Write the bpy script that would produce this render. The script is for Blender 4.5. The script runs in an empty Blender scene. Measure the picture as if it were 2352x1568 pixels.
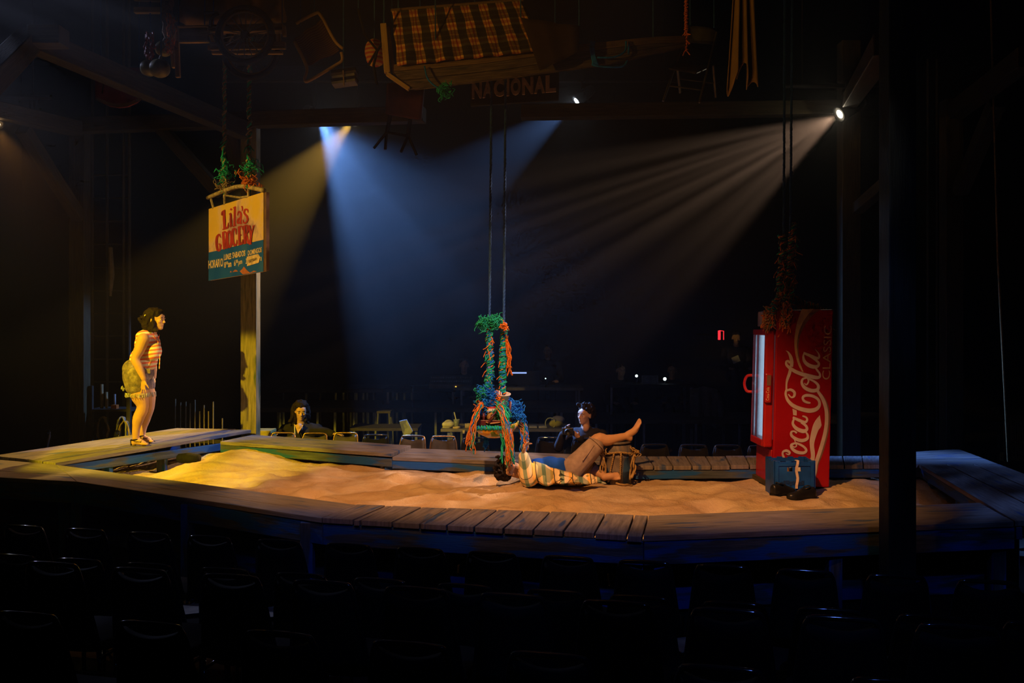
import bpy, bmesh, math, random
from mathutils import Vector, Matrix, noise
from math import pi, sin, cos, radians as R

# ------------------------------------------------------------------ camera, world, exposure
scene = bpy.context.scene
col = scene.collection
F, V0, HC = 2150.0, 745.0, 2.2          # focal length and eye level in pixels of the 2352 x 1568 frame, eye height
cam = bpy.data.cameras.new('camera'); camo = bpy.data.objects.new('camera', cam); col.objects.link(camo)
camo.location = (0, 0, HC); camo.rotation_euler = (R(90), 0, 0)
cam.sensor_width = 36; cam.lens = F/2352*36; cam.shift_y = -(784-V0)/2352; cam.clip_start = .05; cam.clip_end = 100
scene.camera = camo
scene.view_settings.view_transform = 'Standard'; scene.view_settings.look = 'None'
scene.view_settings.exposure = 0.0; scene.view_settings.gamma = 1; scene.view_settings.use_curve_mapping = False
scene.cycles.use_denoising = True; scene.cycles.use_adaptive_sampling = True; scene.cycles.adaptive_threshold = .03; scene.cycles.adaptive_min_samples = 12
scene.cycles.volume_step_rate = 4; scene.cycles.volume_max_steps = 64
scene.cycles.max_bounces = 4; scene.cycles.diffuse_bounces = 2; scene.cycles.glossy_bounces = 2
scene.cycles.transmission_bounces = 4; scene.cycles.volume_bounces = 0; scene.cycles.transparent_max_bounces = 6
scene.cycles.caustics_reflective = False; scene.cycles.caustics_refractive = False
w = bpy.data.worlds.new('world'); scene.world = w; w.use_nodes = True
w.node_tree.nodes['Background'].inputs[0].default_value = (0, 0, 0, 1); w.node_tree.nodes['Background'].inputs[1].default_value = 0

nt = w.node_tree                          # theatre haze fills the hall, denser up under the grid
hzn = nt.nodes.new('ShaderNodeVolumeScatter'); hzn.inputs['Anisotropy'].default_value = .7
gp = nt.nodes.new('ShaderNodeNewGeometry'); sz = nt.nodes.new('ShaderNodeSeparateXYZ'); nt.links.new(gp.outputs['Position'], sz.inputs[0])
mr = nt.nodes.new('ShaderNodeMapRange'); mr.interpolation_type = 'SMOOTHSTEP'; nt.links.new(sz.outputs[2], mr.inputs[0])
for i, v in ((1, 1.2), (2, 4.8), (3, .004), (4, .022)): mr.inputs[i].default_value = v
m2 = nt.nodes.new('ShaderNodeMapRange'); m2.interpolation_type = 'SMOOTHSTEP'; nt.links.new(sz.outputs[2], m2.inputs[0])
for i, v in ((1, 5.2), (2, 6.4), (3, 1.0), (4, .15)): m2.inputs[i].default_value = v
mm = nt.nodes.new('ShaderNodeMath'); mm.operation = 'MULTIPLY'; nt.links.new(mr.outputs[0], mm.inputs[0]); nt.links.new(m2.outputs[0], mm.inputs[1])
nt.links.new(mm.outputs[0], hzn.inputs['Density'])
nt.links.new(hzn.outputs[0], nt.nodes['World Output'].inputs['Volume'])

def P(u, v, Y):                          # pixel + distance -> world point
    return Vector(((u-1176)*Y/F, Y, HC-(v-V0)*Y/F))
def PZ(u, v, z):                         # pixel + height -> world point
    return P(u, v, (HC-z)*F/(v-V0))

# ------------------------------------------------------------------ stage lights (some lamps are built as fixtures below, the others stay unseen)
def spot(name, loc, target, color, power, angle, blend=.25, radius=.04, gobo=None, cuts=()):
    """a stage lamp; gobo = streaky breakup pattern in the gate, cuts = shutter blades, each given by two points its edge falls on"""
    loc = Vector(loc); target = Vector(target)
    l = bpy.data.lights.new(name, 'SPOT'); l.energy = power; l.color = color
    l.spot_size = R(angle); l.spot_blend = blend; l.shadow_soft_size = radius
    o = bpy.data.objects.new(name, l); col.objects.link(o); o.location = loc
    q = (target-loc).to_track_quat('-Z', 'Y'); o.rotation_euler = q.to_euler()
    if gobo or cuts:
        l.use_nodes = True; nt = l.node_tree; n = nt.nodes; em = [x for x in n if x.type == 'EMISSION'][0]
        def mth(op, x, y):
            k = n.new('ShaderNodeMath'); k.operation = op
            for i, v in enumerate((x, y)):
                if hasattr(v, 'is_linked'): nt.links.new(v, k.inputs[i])
                else: k.inputs[i].default_value = v
            return k.outputs[0]
        geo = n.new('ShaderNodeNewGeometry'); dirn = geo.outputs['Normal']
        def dot(v):
            k = n.new('ShaderNodeVectorMath'); k.operation = 'DOT_PRODUCT'; nt.links.new(dirn, k.inputs[0]); k.inputs[1].default_value = v; return k.outputs['Value']
        res = None
        if gobo:
            x = q @ Vector((1, 0, 0)); y = q @ Vector((0, 1, 0)); z = q @ Vector((0, 0, -1))
            cb = n.new('ShaderNodeCombineXYZ'); dz = dot(z); nt.links.new(mth('DIVIDE', dot(x), dz), cb.inputs[0]); nt.links.new(mth('DIVIDE', dot(y), dz), cb.inputs[1])
            mp = n.new('ShaderNodeMapping'); mp.vector_type = 'POINT'; nt.links.new(cb.outputs[0], mp.inputs[0]); mp.inputs['Rotation'].default_value = (0, 0, R(gobo[1])); mp.inputs['Scale'].default_value = gobo[0]
            nz = n.new('ShaderNodeTexNoise'); nz.inputs['Scale'].default_value = 1; nz.inputs['Detail'].default_value = 1; nt.links.new(mp.outputs[0], nz.inputs['Vector'])
            mr = n.new('ShaderNodeMapRange'); nt.links.new(nz.outputs[0], mr.inputs[0])
            mr.inputs[1].default_value = .38; mr.inputs[2].default_value = .62; mr.inputs[3].default_value = gobo[2]; mr.inputs[4].default_value = gobo[3]
            res = mr.outputs[0]
        for A, B, soft in cuts:
            pn = (Vector(A)-loc).cross(Vector(B)-loc).normalized()
            if pn.dot(target-loc) < 0: pn = -pn
            mr = n.new('ShaderNodeMapRange'); mr.interpolation_type = 'SMOOTHSTEP'; nt.links.new(dot(pn), mr.inputs[0]); mr.inputs[1].default_value = -soft; mr.inputs[2].default_value = soft
            res = mth('MULTIPLY', res, mr.outputs[0]) if res is not None else mr.outputs[0]
        nt.links.new(res, em.inputs['Strength'])
    return o
L1 = P(737, 281, 13.5); L2 = P(806, 283, 13.4); L3 = P(1318, 237, 13.5); L4 = P(1920, 267, 10.2); L5 = P(-6, 295, 10.5)
T1, T2, T3, T4, T5 = Vector((1.5, 10.9, .8)), P(330, 850, 10.6), Vector((-3.0, 12.3, 2.2)), Vector((-2.6, 9.0, .9)), Vector((-3.5, 9.3, .8))
spot('blue_back_light', L1, T1, (.16, .38, 1), 13000, 62, .10, .05, ((7, 7, 1), 0, .8, 1.2), [((2.24, 11.0, 1), (2.24, 11.0, 4), .05), ((-2.76, 11.3, .7), (2.24, 12.0, 5.12), .05)])
spot('amber_back_light', L2, T2, (1, .56, .09), 2400, 30, .3)
spot('blue_cross_light', L3, T3, (.18, .40, 1), 1700, 32, .3)
spot('peach_back_light', L4, T4, (1, .60, .38), 1100, 42, .2, .03, ((1, 22, 1), 0, .1, 1.6))
spot('amber_side_light', L5, T5, (1, .4, .08), 120, 50, .5)
spot('rim_left_added', (-7.6, 9.4, 6.6), (.4, 5.5, .9), (.55, .62, 1), 380, 34, .4, .03, ((4, 20, 1), 25, 0, 1.7), [((-3, 6.9, .86), (3, 6.7, .86), .02)])  # added unseen lamp for glints on the chairs and streaks on the front deck
spot('blue_side_light', (6.6, 4.2, 6.2), (4.0, 7.3, .9), (.22, .40, 1), 380, 30, .5, .04, ((4, 18, 1), 30, .1, 1.5), [((3.25, 6.8, .9), (3.5, 9, .9), .03)])
spot('amber_key_light', (-6.3, 4.5, 4.7), (-3.4, 9.7, 1.1), (1, .66, .012), 4200, 38, .15, .05, None,
     [(PZ(160, 1020, .88), PZ(0, 1100, .86), .012), ((-4.6, 8.7, .86), (-2.6, 7.9, .86), .02), (PZ(600, 1110, .7), PZ(745, 1062, .75), .03), ((-3.6, 11.3, 2.04), (-2.6, 11.3, 2.04), .008)])
spot('sign_special', (-6.6, 5.0, 4.6), P(543, 542, 9.4), (1, .64, .12), 1100, 20, .3, .04)
spot('warm_wash_light', (-1.2, 2.6, 6.9), (0.6, 8.1, .7), (1, .42, .105), 3000, 46, .5, .08, None,
     [((-1.25, 6.6, .86), (.9, 6.12, .86), .045), ((-4.2, 8.45, .86), (-1.25, 6.6, .86), .045), ((.9, 6.12, .86), (3.5, 6.55, .86), .045), ((2.9, 6.6, .86), (3.35, 9.0, .86), .05), ((2.2, 8.37, 1.95), (3.0, 8.37, 1.45), .05), ((-3, 9.4, 2.3), (3, 9.4, 2.6), .05), (PZ(570, 1107, .7), PZ(730, 1060, .75), .06)])
spot('blue_front_light', (1.0, 0.5, 5.6), (.6, 6.3, .7), (.10, .25, 1), 130, 50, .8, .1, ((9, 9, 1), 0, .2, 1.5))
spot('boat_light', (-5.0, 3.4, 3.9), (-.4, 7.7, 4.75), (1, .48, .05), 260, 24, .6, .05)
spot('coat_light', (-1.5, 3.4, 4.4), P(1690, 90, 8.2), (1, .5, .06), 60, 10, .5, .05)
spot('tray_fill_added', (1.6, 3.2, 6.6), (-.15, 8.7, 1.7), (.66, .78, 1), 700, 13, .5, .05)  # added unseen lamp that lifts the twine and bucket colours
spot('cooler_light', (1.2, 2.4, 6.0), (2.5, 8.4, .9), (1, .72, .6), 70, 13, .5, .05)

# ------------------------------------------------------------------ mesh helpers
class MB:
    def __init__(s): s.v = []; s.f = []; s.uv = []; s.m = []; s.mi = 0
    def add(s, vs, fs, uvs=None):
        b = len(s.v); s.v += [tuple(x) for x in vs]
        for k, f in enumerate(fs):
            s.f.append(tuple(b+i for i in f)); s.m.append(s.mi)
            s.uv.append(uvs[k] if uvs else [(0, 0)]*len(f))
        return s
    def box(s, c, d, M=None):
        x, y, z = d[0]/2, d[1]/2, d[2]/2
        vs = [Vector((sx*x, sy*y, sz*z)) for sz in (-1, 1) for sy in (-1, 1) for sx in (-1, 1)]
        if M is not None: vs = [M @ p for p in vs]
        c = Vector(c); return s.add([p+c for p in vs], BOXF)
    def hexa(s, b, t): return s.add(list(b)+list(t), HEXF)     # two rings of four, bottom and top
    def beam(s, a, b, w, h, up=(0, 0, 1)):
        a = Vector(a); b = Vector(b); d = (b-a).normalized(); u = Vector(up)
        if abs(d.dot(u)) > .97: u = Vector((0, 1, 0))
        r = d.cross(u).normalized(); u = r.cross(d).normalized()
        ring = lambda p: [p-r*w/2-u*h/2, p+r*w/2-u*h/2, p+r*w/2+u*h/2, p-r*w/2+u*h/2]
        L = (b-a).length; o = random.random()*20
        uv = [[(0, 0)]*4, [(0, 0)]*4]
        vs = ring(a)+ring(b)
        fs = [(3, 2, 1, 0), (4, 5, 6, 7)]+[(i, (i+1) % 4, 4+(i+1) % 4, 4+i) for i in range(4)]
        for i in range(4): uv.append([(0, o+i), (0, o+i+(w if i % 2 == 0 else h)), (L, o+i+(w if i % 2 == 0 else h)), (L, o+i)])
        return s.add(vs, fs, uv)
    def tube(s, pts, r, n=8, cap=True):
        pts = [Vector(p) for p in pts]; k = len(pts); rr = r if isinstance(r, (list, tuple)) else [r]*k
        vs = []; prev = None
        for i, p in enumerate(pts):
            d = (pts[min(i+1, k-1)]-pts[max(i-1, 0)]); d = d.normalized() if d.length > 1e-9 else Vector((0, 0, 1))
            if prev is None:
                a = Vector((0, 0, 1)) if abs(d.z) < .9 else Vector((1, 0, 0)); x = d.cross(a).normalized()
            else:
                x = prev-d*prev.dot(d); x = x.normalized() if x.length > 1e-6 else d.orthogonal().normalized()
            prev = x; y = d.cross(x)
            vs += [p+(x*cos(2*pi*j/n)+y*sin(2*pi*j/n))*rr[i] for j in range(n)]
        fs = [(i*n+j, i*n+(j+1) % n, (i+1)*n+(j+1) % n, (i+1)*n+j) for i in range(k-1) for j in range(n)]
        if cap: fs += [tuple(range(n-1, -1, -1)), tuple((k-1)*n+j for j in range(n))]
        return s.add(vs, fs)
    def lathe(s, prof, M=None, n=20):
        k = len(prof); vs = [Vector((r*cos(2*pi*j/n), r*sin(2*pi*j/n), z)) for r, z in prof for j in range(n)]
        if M is not None: vs = [M @ p for p in vs]
        return s.add(vs, [(i*n+j, i*n+(j+1) % n, (i+1)*n+(j+1) % n, (i+1)*n+j) for i in range(k-1) for j in range(n)])
    def ball(s, c, r, n=10, m=7, M=None):
        rx, ry, rz = r if isinstance(r, (tuple, list, Vector)) else (r, r, r); c = Vector(c); vs = []
        for i in range(1, m):
            t = pi*i/m
            vs += [Vector((rx*sin(t)*cos(2*pi*j/n), ry*sin(t)*sin(2*pi*j/n), rz*cos(t))) for j in range(n)]
        vs += [Vector((0, 0, rz)), Vector((0, 0, -rz))]
        if M is not None: vs = [M @ p for p in vs]
        fs = [(i*n+j, (i+1)*n+j, (i+1)*n+(j+1) % n, i*n+(j+1) % n) for i in range(m-2) for j in range(n)]
        T = (m-1)*n
        fs += [(T, j, (j+1) % n) for j in range(n)]+[(T+1, (m-2)*n+(j+1) % n, (m-2)*n+j) for j in range(n)]
        return s.add([p+c for p in vs], fs)
    def sheet(s, grid, th=0):                                  # grid of points, optional thickness along local normal
        h = len(grid); k = len(grid[0]); vs = [Vector(p) for row in grid for p in row]
        uv = [[(x/(k-1), y/(h-1)) for x, y in ((j, i), (j+1, i), (j+1, i+1), (j, i+1))] for i in range(h-1) for j in range(k-1)]
        return s.add(vs, [(i*k+j, i*k+j+1, (i+1)*k+j+1, (i+1)*k+j) for i in range(h-1) for j in range(k-1)], uv)
    def build(s, name, mat, parent=None, smooth=False, bevel=0, solid=0, subd=0, recalc=True):
        me = bpy.data.meshes.new(name); me.from_pydata(s.v, [], s.f)
        ul = me.uv_layers.new(name='UVMap'); ul.data.foreach_set('uv', [c for f in s.uv for p in f for c in p])
        mats = mat if isinstance(mat, (list, tuple)) else [mat]
        for m_ in mats: me.materials.append(m_)
        if len(mats) > 1: me.polygons.foreach_set('material_index', s.m)
        if recalc:
            bm = bmesh.new(); bm.from_mesh(me); bmesh.ops.recalc_face_normals(bm, faces=bm.faces); bm.to_mesh(me); bm.free()
        if smooth: me.polygons.foreach_set('use_smooth', [True]*len(me.polygons))
        me.update()
        o = bpy.data.objects.new(name, me); col.objects.link(o)
        if parent: o.parent = parent; o.matrix_parent_inverse = world_of(parent).inverted()
        if solid: md = o.modifiers.new('s', 'SOLIDIFY'); md.thickness = solid; md.offset = 0
        if subd: md = o.modifiers.new('d', 'SUBSURF'); md.levels = md.render_levels = subd
        if bevel: md = o.modifiers.new('b', 'BEVEL'); md.width = bevel; md.segments = 2; md.limit_method = 'ANGLE'
        return o
BOXF = [(0, 2, 3, 1), (4, 5, 7, 6), (0, 1, 5, 4), (2, 6, 7, 3), (0, 4, 6, 2), (1, 3, 7, 5)]
HEXF = [(3, 2, 1, 0), (4, 5, 6, 7), (0, 1, 5, 4), (1, 2, 6, 5), (2, 3, 7, 6), (3, 0, 4, 7)]
def world_of(o):
    M = Matrix.LocRotScale(o.location, o.rotation_euler.to_quaternion(), o.scale)
    return (world_of(o.parent) @ o.matrix_parent_inverse @ M) if o.parent else M
def tag(o, label=None, cat=None, group=None, kind=None):
    if label: o['label'] = label
    if cat: o['category'] = cat
    if group: o['group'] = group
    if kind: o['kind'] = kind
    return o
def thing(name, loc, label, cat, group=None, rz=0):
    o = bpy.data.objects.new(name, None); col.objects.link(o); o.location = loc; o.rotation_euler = (0, 0, rz); o.empty_display_size = .1
    return tag(o, label, cat, group)
def copy_tree(o, parent=None):
    c = o.copy(); col.objects.link(c)
    if parent: c.parent = parent
    for ch in o.children: copy_tree(ch, c)
    return c

# ------------------------------------------------------------------ materials
def nodemat(name, rough=.6, spec=.4, metal=0):
    m = bpy.data.materials.new(name); m.use_nodes = True; nt = m.node_tree; b = nt.nodes['Principled BSDF']
    b.inputs['Roughness'].default_value = rough; b.inputs['Metallic'].default_value = metal
    b.inputs['Specular IOR Level'].default_value = spec
    return m, nt, b
def ramp(nt, fac, stops):
    r = nt.nodes.new('ShaderNodeValToRGB'); e = r.color_ramp.elements
    while len(e) < len(stops): e.new(.5)
    for i, (p, c) in enumerate(stops): e[i].position = p; e[i].color = (*c, 1)
    nt.links.new(fac, r.inputs[0]); return r.outputs[0]
def texco(nt, kind, scale, rot=(0, 0, 0), loc=(0, 0, 0)):
    t = nt.nodes.new('ShaderNodeTexCoord'); mp = nt.nodes.new('ShaderNodeMapping'); mp.inputs['Scale'].default_value = scale; mp.inputs['Rotation'].default_value = rot; mp.inputs['Location'].default_value = loc
    nt.links.new(t.outputs[kind], mp.inputs[0]); return mp.outputs[0]
def noise_tex(nt, vec, scale=5, detail=4, rough=.55):
    n = nt.nodes.new('ShaderNodeTexNoise'); n.inputs['Scale'].default_value = scale; n.inputs['Detail'].default_value = detail; n.inputs['Roughness'].default_value = rough
    nt.links.new(vec, n.inputs['Vector']); return n.outputs[0]
def bump(nt, b, h, strength=.3, dist=.01):
    n = nt.nodes.new('ShaderNodeBump'); n.inputs['Strength'].default_value = strength; n.inputs['Distance'].default_value = dist
    nt.links.new(h, n.inputs['Height']); nt.links.new(n.outputs[0], b.inputs['Normal'])
def mix(nt, fac, a, b, mode='MIX'):
    m = nt.nodes.new('ShaderNodeMix'); m.data_type = 'RGBA'; m.blend_type = mode
    for sock, val in ((m.inputs[0], fac), (m.inputs[6], a), (m.inputs[7], b)):
        if hasattr(val, 'is_linked'): nt.links.new(val, sock)
        else: sock.default_value = val if isinstance(val, (int, float)) else (*val, 1)
    return m.outputs[2]
def plain(name, c, rough=.6, metal=0, var=.25, scale=12, spec=.4):
    m, nt, b = nodemat(name, rough, spec, metal)
    n = noise_tex(nt, texco(nt, 'Object', (1, 1, 1)), scale, 3)
    lo = tuple(x*(1-var) for x in c); hi = tuple(min(1, x*(1+var)) for x in c)
    nt.links.new(ramp(nt, n, [(.3, lo), (.7, hi)]), b.inputs['Base Color']); return m
def glow(name, c, s):
    m = bpy.data.materials.new(name); m.use_nodes = True; nt = m.node_tree; nt.nodes.clear()
    e = nt.nodes.new('ShaderNodeEmission'); e.inputs[0].default_value = (*c, 1); e.inputs[1].default_value = s
    o = nt.nodes.new('ShaderNodeOutputMaterial'); nt.links.new(e.outputs[0], o.inputs[0]); return m
def wood(name, stops, paint=None, coord='UV', sc=(1.2, 14, 14), rough=.6, bs=.35, pamt=.55):
    m, nt, b = nodemat(name, rough, .3)
    v = texco(nt, coord, sc); g = noise_tex(nt, v, 3, 6, .6)
    c = ramp(nt, g, stops)
    if paint:
        p = noise_tex(nt, texco(nt, coord, (sc[0]*.7, sc[1]*.35, sc[2]*.35)), 2.2, 3, .5)
        mk = ramp(nt, p, [(pamt, (0, 0, 0)), (pamt+.07, (1, 1, 1))]); c = mix(nt, mk, c, paint)
    nt.links.new(c, b.inputs['Base Color'])
    g2 = noise_tex(nt, texco(nt, coord, (sc[0]*1.5, sc[1]*3, sc[2]*3)), 4, 4, .6); bump(nt, b, g2, bs, .008)
    return m
M = {}
M['deck'] = wood('deck_wood', [(.3, (.10, .09, .105)), (.5, (.18, .165, .185)), (.7, (.26, .24, .265))], (.04, .08, .22), pamt=.6)
M['fascia'] = wood('fascia_wood', [(.3, (.035, .045, .06)), (.5, (.06, .08, .11)), (.7, (.10, .12, .15))], (.01, .09, .38), pamt=.46)  # blue streaks: fascia paint and the blue wash light, both in the colour
M['timber'] = wood('timber_wood', [(.3, (.03, .025, .012)), (.5, (.06, .048, .022)), (.7, (.10, .08, .036))])  # dark stain plus the gloom of the upper frames, put into the colour
M['lit_post'] = wood('lit_post_wood', [(.3, (.10, .09, .03)), (.5, (.20, .17, .08)), (.7, (.32, .26, .13))], (.03, .06, .03), pamt=.6)  # lighter copy of the timber, its lit look put into the colour
M['dark_post'] = wood('dark_post_shade', [(.3, (.012, .018, .018)), (.5, (.02, .032, .030)), (.7, (.035, .055, .050))])  # near post kept dark under the front lamps: shade put into the colour
M['black'] = plain('black_paint', (.012, .012, .013), .85, spec=.15)

# ------------------------------------------------------------------ room
def room_box(name, c, d, mat):
    o = MB().box(c, d).build(name, mat); tag(o, kind='structure'); return o
room_box('floor', (0, 8.5, -.05), (22, 25, .1), plain('floor_paint', (.02, .02, .021), .6))
room_box('ceiling', (0, 8.5, 8.05), (22, 25, .1), M['black'])
room_box('wall_back', (0, 21.05, 4), (22, .1, 8), M['black'])
room_box('wall_front', (0, -4.05, 4), (22, .1, 8), M['black'])
room_box('wall_left', (-11.05, 8.5, 4), (.1, 25, 8), M['black'])
room_box('wall_right', (11.05, 8.5, 4), (.1, 25, 8), M['black'])
# ------------------------------------------------------------------ the raised wooden walkway round the sand
ZD = .86
def plank(parent, a, b, c, d, mat, th=.038, name='plank', gap=.006):       # a-b one long edge, d-c the other (top corners)
    a, b, c, d = map(Vector, (a, b, c, d))
    w1 = (d-a).normalized()*gap; w2 = (c-b).normalized()*gap; l1 = (b-a).normalized()*gap*.5
    dz = Vector((0, 0, random.uniform(-.003, .003)))
    a, b, c, d = a+w1+l1+dz, b+w2-l1+dz, c-w2-l1+dz, d-w1+l1+dz
    dn = Vector((0, 0, -th)); L = (b-a).length; W = (d-a).length; o = random.random()*30
    vs = [a+dn, b+dn, c+dn, d+dn, a, b, c, d]
    uv = [[(0, o)]*4, [(0, o), (L, o), (L, o+W), (0, o+W)], [(0, o-.04), (L, o-.04), (L, o), (0, o)],
          [(L, o), (L, o+W), (L+.04, o+W), (L+.04, o)], [(L, o+W), (0, o+W), (0, o+W+.04), (L, o+W+.04)], [(0, o+W), (0, o), (-.04, o), (-.04, o+W)]]
    m = MB(); m.add(vs, HEXF, uv); return m.build(name, mat, parent, bevel=.004)
def lerp(a, b, t): return Vector(a)+(Vector(b)-Vector(a))*t
def board(parent, a, b, z0, z1, th, mat, name):                              # upright board between two plan points
    a = Vector((a[0], a[1], (z0+z1)/2)); b = Vector((b[0], b[1], (z0+z1)/2))
    m = MB(); m.beam(a, b, th, z1-z0); return m.build(name, mat, parent, bevel=.004)
def leg(parent, x, y, z1, s=.09, z0=0, name='leg'):
    m = MB(); m.beam((x, y, z0), (x, y, z1), s, s); return m.build(name, M['fascia'], parent, bevel=.005)
def deck(label, o1, o2, i1, i2, cuts=None, cross=None, z=(ZD, ZD), outer_drop=.15, inner_drop=.085, legs=(), lo=.0):
    v = lambda p, zz: Vector((p[0], p[1], zz))
    O1, O2, I1, I2 = v(o1, z[0]), v(o2, z[1]), v(i1, z[0]), v(i2, z[1])
    c = (O1+O2+I1+I2)/4
    t = thing('stage_walkway', (c.x, c.y, 0), label, 'stage walkway', 'walkway sections round the sand')
    if cuts:
        for k in range(len(cuts)-1):
            p, q = cuts[k], cuts[k+1]
            p = p if isinstance(p, tuple) else (p, p); q = q if isinstance(q, tuple) else (q, q)
            plank(t, lerp(O1, I1, p[0]), lerp(O2, I2, p[1]), lerp(O2, I2, q[1]), lerp(O1, I1, q[0]), M['deck'])
    if cross:
        for k in range(len(cross)-1):
            p, q = cross[k], cross[k+1]
            ex = (O1-I1).normalized()*random.uniform(-.012, .012)
            plank(t, lerp(O1, O2, p)+ex, lerp(I1, I2, p), lerp(I1, I2, q), lerp(O1, O2, q)+ex, M['deck'])
    n1 = (I1-O1).normalized()*.035; n2 = (I2-O2).normalized()*.035
    zt = min(z)-.04
    if outer_drop: board(t, O1+n1, O2+n2, zt-outer_drop, zt, .04, M['fascia'], 'rim_board')
    if inner_drop: board(t, I1-n1, I2-n2, zt-inner_drop, zt, .04, M['fascia'], 'inner_rim_board')
    for f, side in legs:
        p = lerp(O1, O2, f)+n1*2.6 if side == 'o' else lerp(I1, I2, f)-n1*2.6
        leg(t, p.x, p.y, zt-.01)
    if lo:
        p1, p2 = lerp(O1, I1, .45), lerp(O2, I2, .45); board(t, p1, p2, .30, .45, .04, M['fascia'], 'lower_rail')
    return t
random.seed(4)
deck('corner piece of the walkway at far front left, catching amber light', (-5.5, 8.5), (-3.72, 8.0), (-5.3, 9.4), (-4.38, 8.98), cuts=[0, .35, .7, 1], legs=[(.1, 'o'), (.9, 'o')], lo=1)
deck('front left walkway of two long planks, angled in front of the yellow sand', (-3.72, 8.0), (-1.32, 6.49), (-4.38, 8.98), (-1.16, 6.98), cuts=[0, (.45, .34), 1], legs=[(.02, 'o'), (.52, 'o'), (.97, 'o')], lo=1)
deck('front walkway of short crosswise planks nearest the camera, below the lying person', (-1.32, 6.49), (.83, 5.93), (-1.16, 6.98), (.96, 6.58),
     cross=[0, .107, .13, .235, .325, .412, .498, .588, .678, .768, .86, .954, 1], legs=[(.26, 'o'), (.60, 'o'), (.97, 'o')], lo=1)
deck('front right blue-stained walkway of long planks, passing behind the dark post', (.83, 5.93), (3.42, 6.37), (.96, 6.58), (3.53, 7.06), cuts=[0, (.29, .23), .75, 1], legs=[(.04, 'o'), (.5, 'o'), (.96, 'o')], lo=1)
deck('right hand walkway of long planks running back beside the dark post', (4.36, 6.5), (4.68, 8.98), (3.42, 6.37), (3.90, 8.98), cuts=[0, .33, .66, 1], legs=[(.2, 'o'), (.8, 'o'), (.34, 'i'), (.56, 'i'), (.9, 'i')])
deck('dim far right corner piece of the walkway behind the dark post', (4.82, 10.1), (3.9, 9.75), (4.68, 9.0), (3.60, 8.97), cuts=[0, .3, .65, 1], legs=[(.1, 'o')])
deck('rear walkway of short crosswise planks behind the barrel and the red cooler', (1.17, 9.54), (3.78, 9.57), (1.16, 8.86), (3.54, 8.95),
     cross=[i/13 for i in range(14)], legs=[(.1, 'o'), (.9, 'o'), (.5, 'i')])
deck('rear middle walkway of three long planks behind the hanging tray', (-1.09, 10.14), (1.17, 9.54), (-1.22, 9.5), (1.16, 8.86), cuts=[0, .4, .7, 1], legs=[(.1, 'o'), (.9, 'o'), (.5, 'i')])
deck('rear left walkway of three long planks in front of the seated smiling person', (-3.12, 11.25), (-1.09, 10.14), (-3.31, 10.6), (-1.22, 9.5), cuts=[0, .36, .7, 1], z=(ZD+.015, ZD+.03), legs=[(.1, 'o'), (.9, 'o'), (.42, 'i'), (.97, 'i')])
deck('raised amber-lit left walkway on which the woman in shorts stands', (-5.25, 9.45), (-4.05, 11.3), (-4.38, 8.98), (-3.1, 11.15), cuts=[0, .28, .55, .8, 1], z=(.875, .95), legs=[(.2, 'o'), (.8, 'o'), (.25, 'i'), (.52, 'i'), (.66, 'i'), (.93, 'i')])

# ------------------------------------------------------------------ sand
RING = [(-5.0, 9.0), (-4.05, 8.5), (-1.24, 6.74), (.9, 6.25), (3.47, 6.7), (4.1, 7.6), (4.3, 9.2), (3.66, 9.25), (1.17, 9.2), (-1.15, 9.8), (-3.2, 10.9), (-3.6, 11.2), (-4.3, 10.4)]
def inside(x, y, poly):
    c = False; j = len(poly)-1
    for i in range(len(poly)):
        (xi, yi), (xj, yj) = poly[i], poly[j]
        if (yi > y) != (yj > y) and x < (xj-xi)*(y-yi)/(yj-yi)+xi: c = not c
        j = i
    return c
MOUNDS = [(-2.9, 10.2, .10, .55), (-3.3, 9.6, .06, .4), (-4.2, 9.2, -.16, .7), (-3.7, 10.1, -.10, .35), (3.8, 7.9, -.12, .7), (.3, 8.9, .02, .9), (2.6, 8.6, .02, 1), (-1.3, 9.2, .01, .9), (.6, 6.7, -.05, .6), (-1.6, 7.3, -.06, .7)]
DIPS = [(-1.0, 8.75, .05, .16), (.4, 7.6, .03, .14), (-2.0, 8.6, .03, .14), (-1.75, 8.2, .025, .12), (1.6, 7.6, .03, .15), (.9, 7.3, .025, .12), (1.7, 8.35, .03, .2), (-.2, 7.4, .03, .13), (-.6, 8.0, .025, .12), (.25, 8.05, .03, .11), (2.9, 7.7, .03, .2), (1.25, 8.0, .02, .11), (-2.6, 9.1, .03, .16)]
_r = random.Random(77); DIPS = [(a, b, c*1.5, d) for a, b, c, d in DIPS]+[(_r.uniform(-3, 3.6), _r.uniform(6.9, 9.2), _r.uniform(.015, .035), _r.uniform(.07, .15)) for _ in range(70)]
def sand_z(x, y):
    z = .70
    for mx, my, h, r in MOUNDS: z += h*math.exp(-((x-mx)**2+(y-my)**2)/(r*r))
    for mx, my, h, r in DIPS:
        d = ((x-mx)**2+(y-my)**2*1.6)/(r*r); z += -h*math.exp(-d)+h*.5*math.exp(-(math.sqrt(d)-1.5)**2*3)
    p = Vector((x, y, 0))
    z += .030*noise.noise(p*1.7)+.034*noise.noise(Vector((x*2.4, y*6, 3)))+.024*abs(noise.noise(Vector((x*5, y*9, 7))))+.006*noise.noise(p*19)+.003*noise.noise(p*41)
    return z
m = MB(); nx, ny = 300, 165; x0, x1, y0, y1 = -5.1, 4.4, 6.2, 11.3; idx = {}
for j in range(ny):
    for i in range(nx):
        x = x0+(x1-x0)*i/(nx-1); y = y0+(y1-y0)*j/(ny-1)
        if inside(x, y, RING): idx[i, j] = len(m.v); m.v.append((x, y, sand_z(x, y)))
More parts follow.
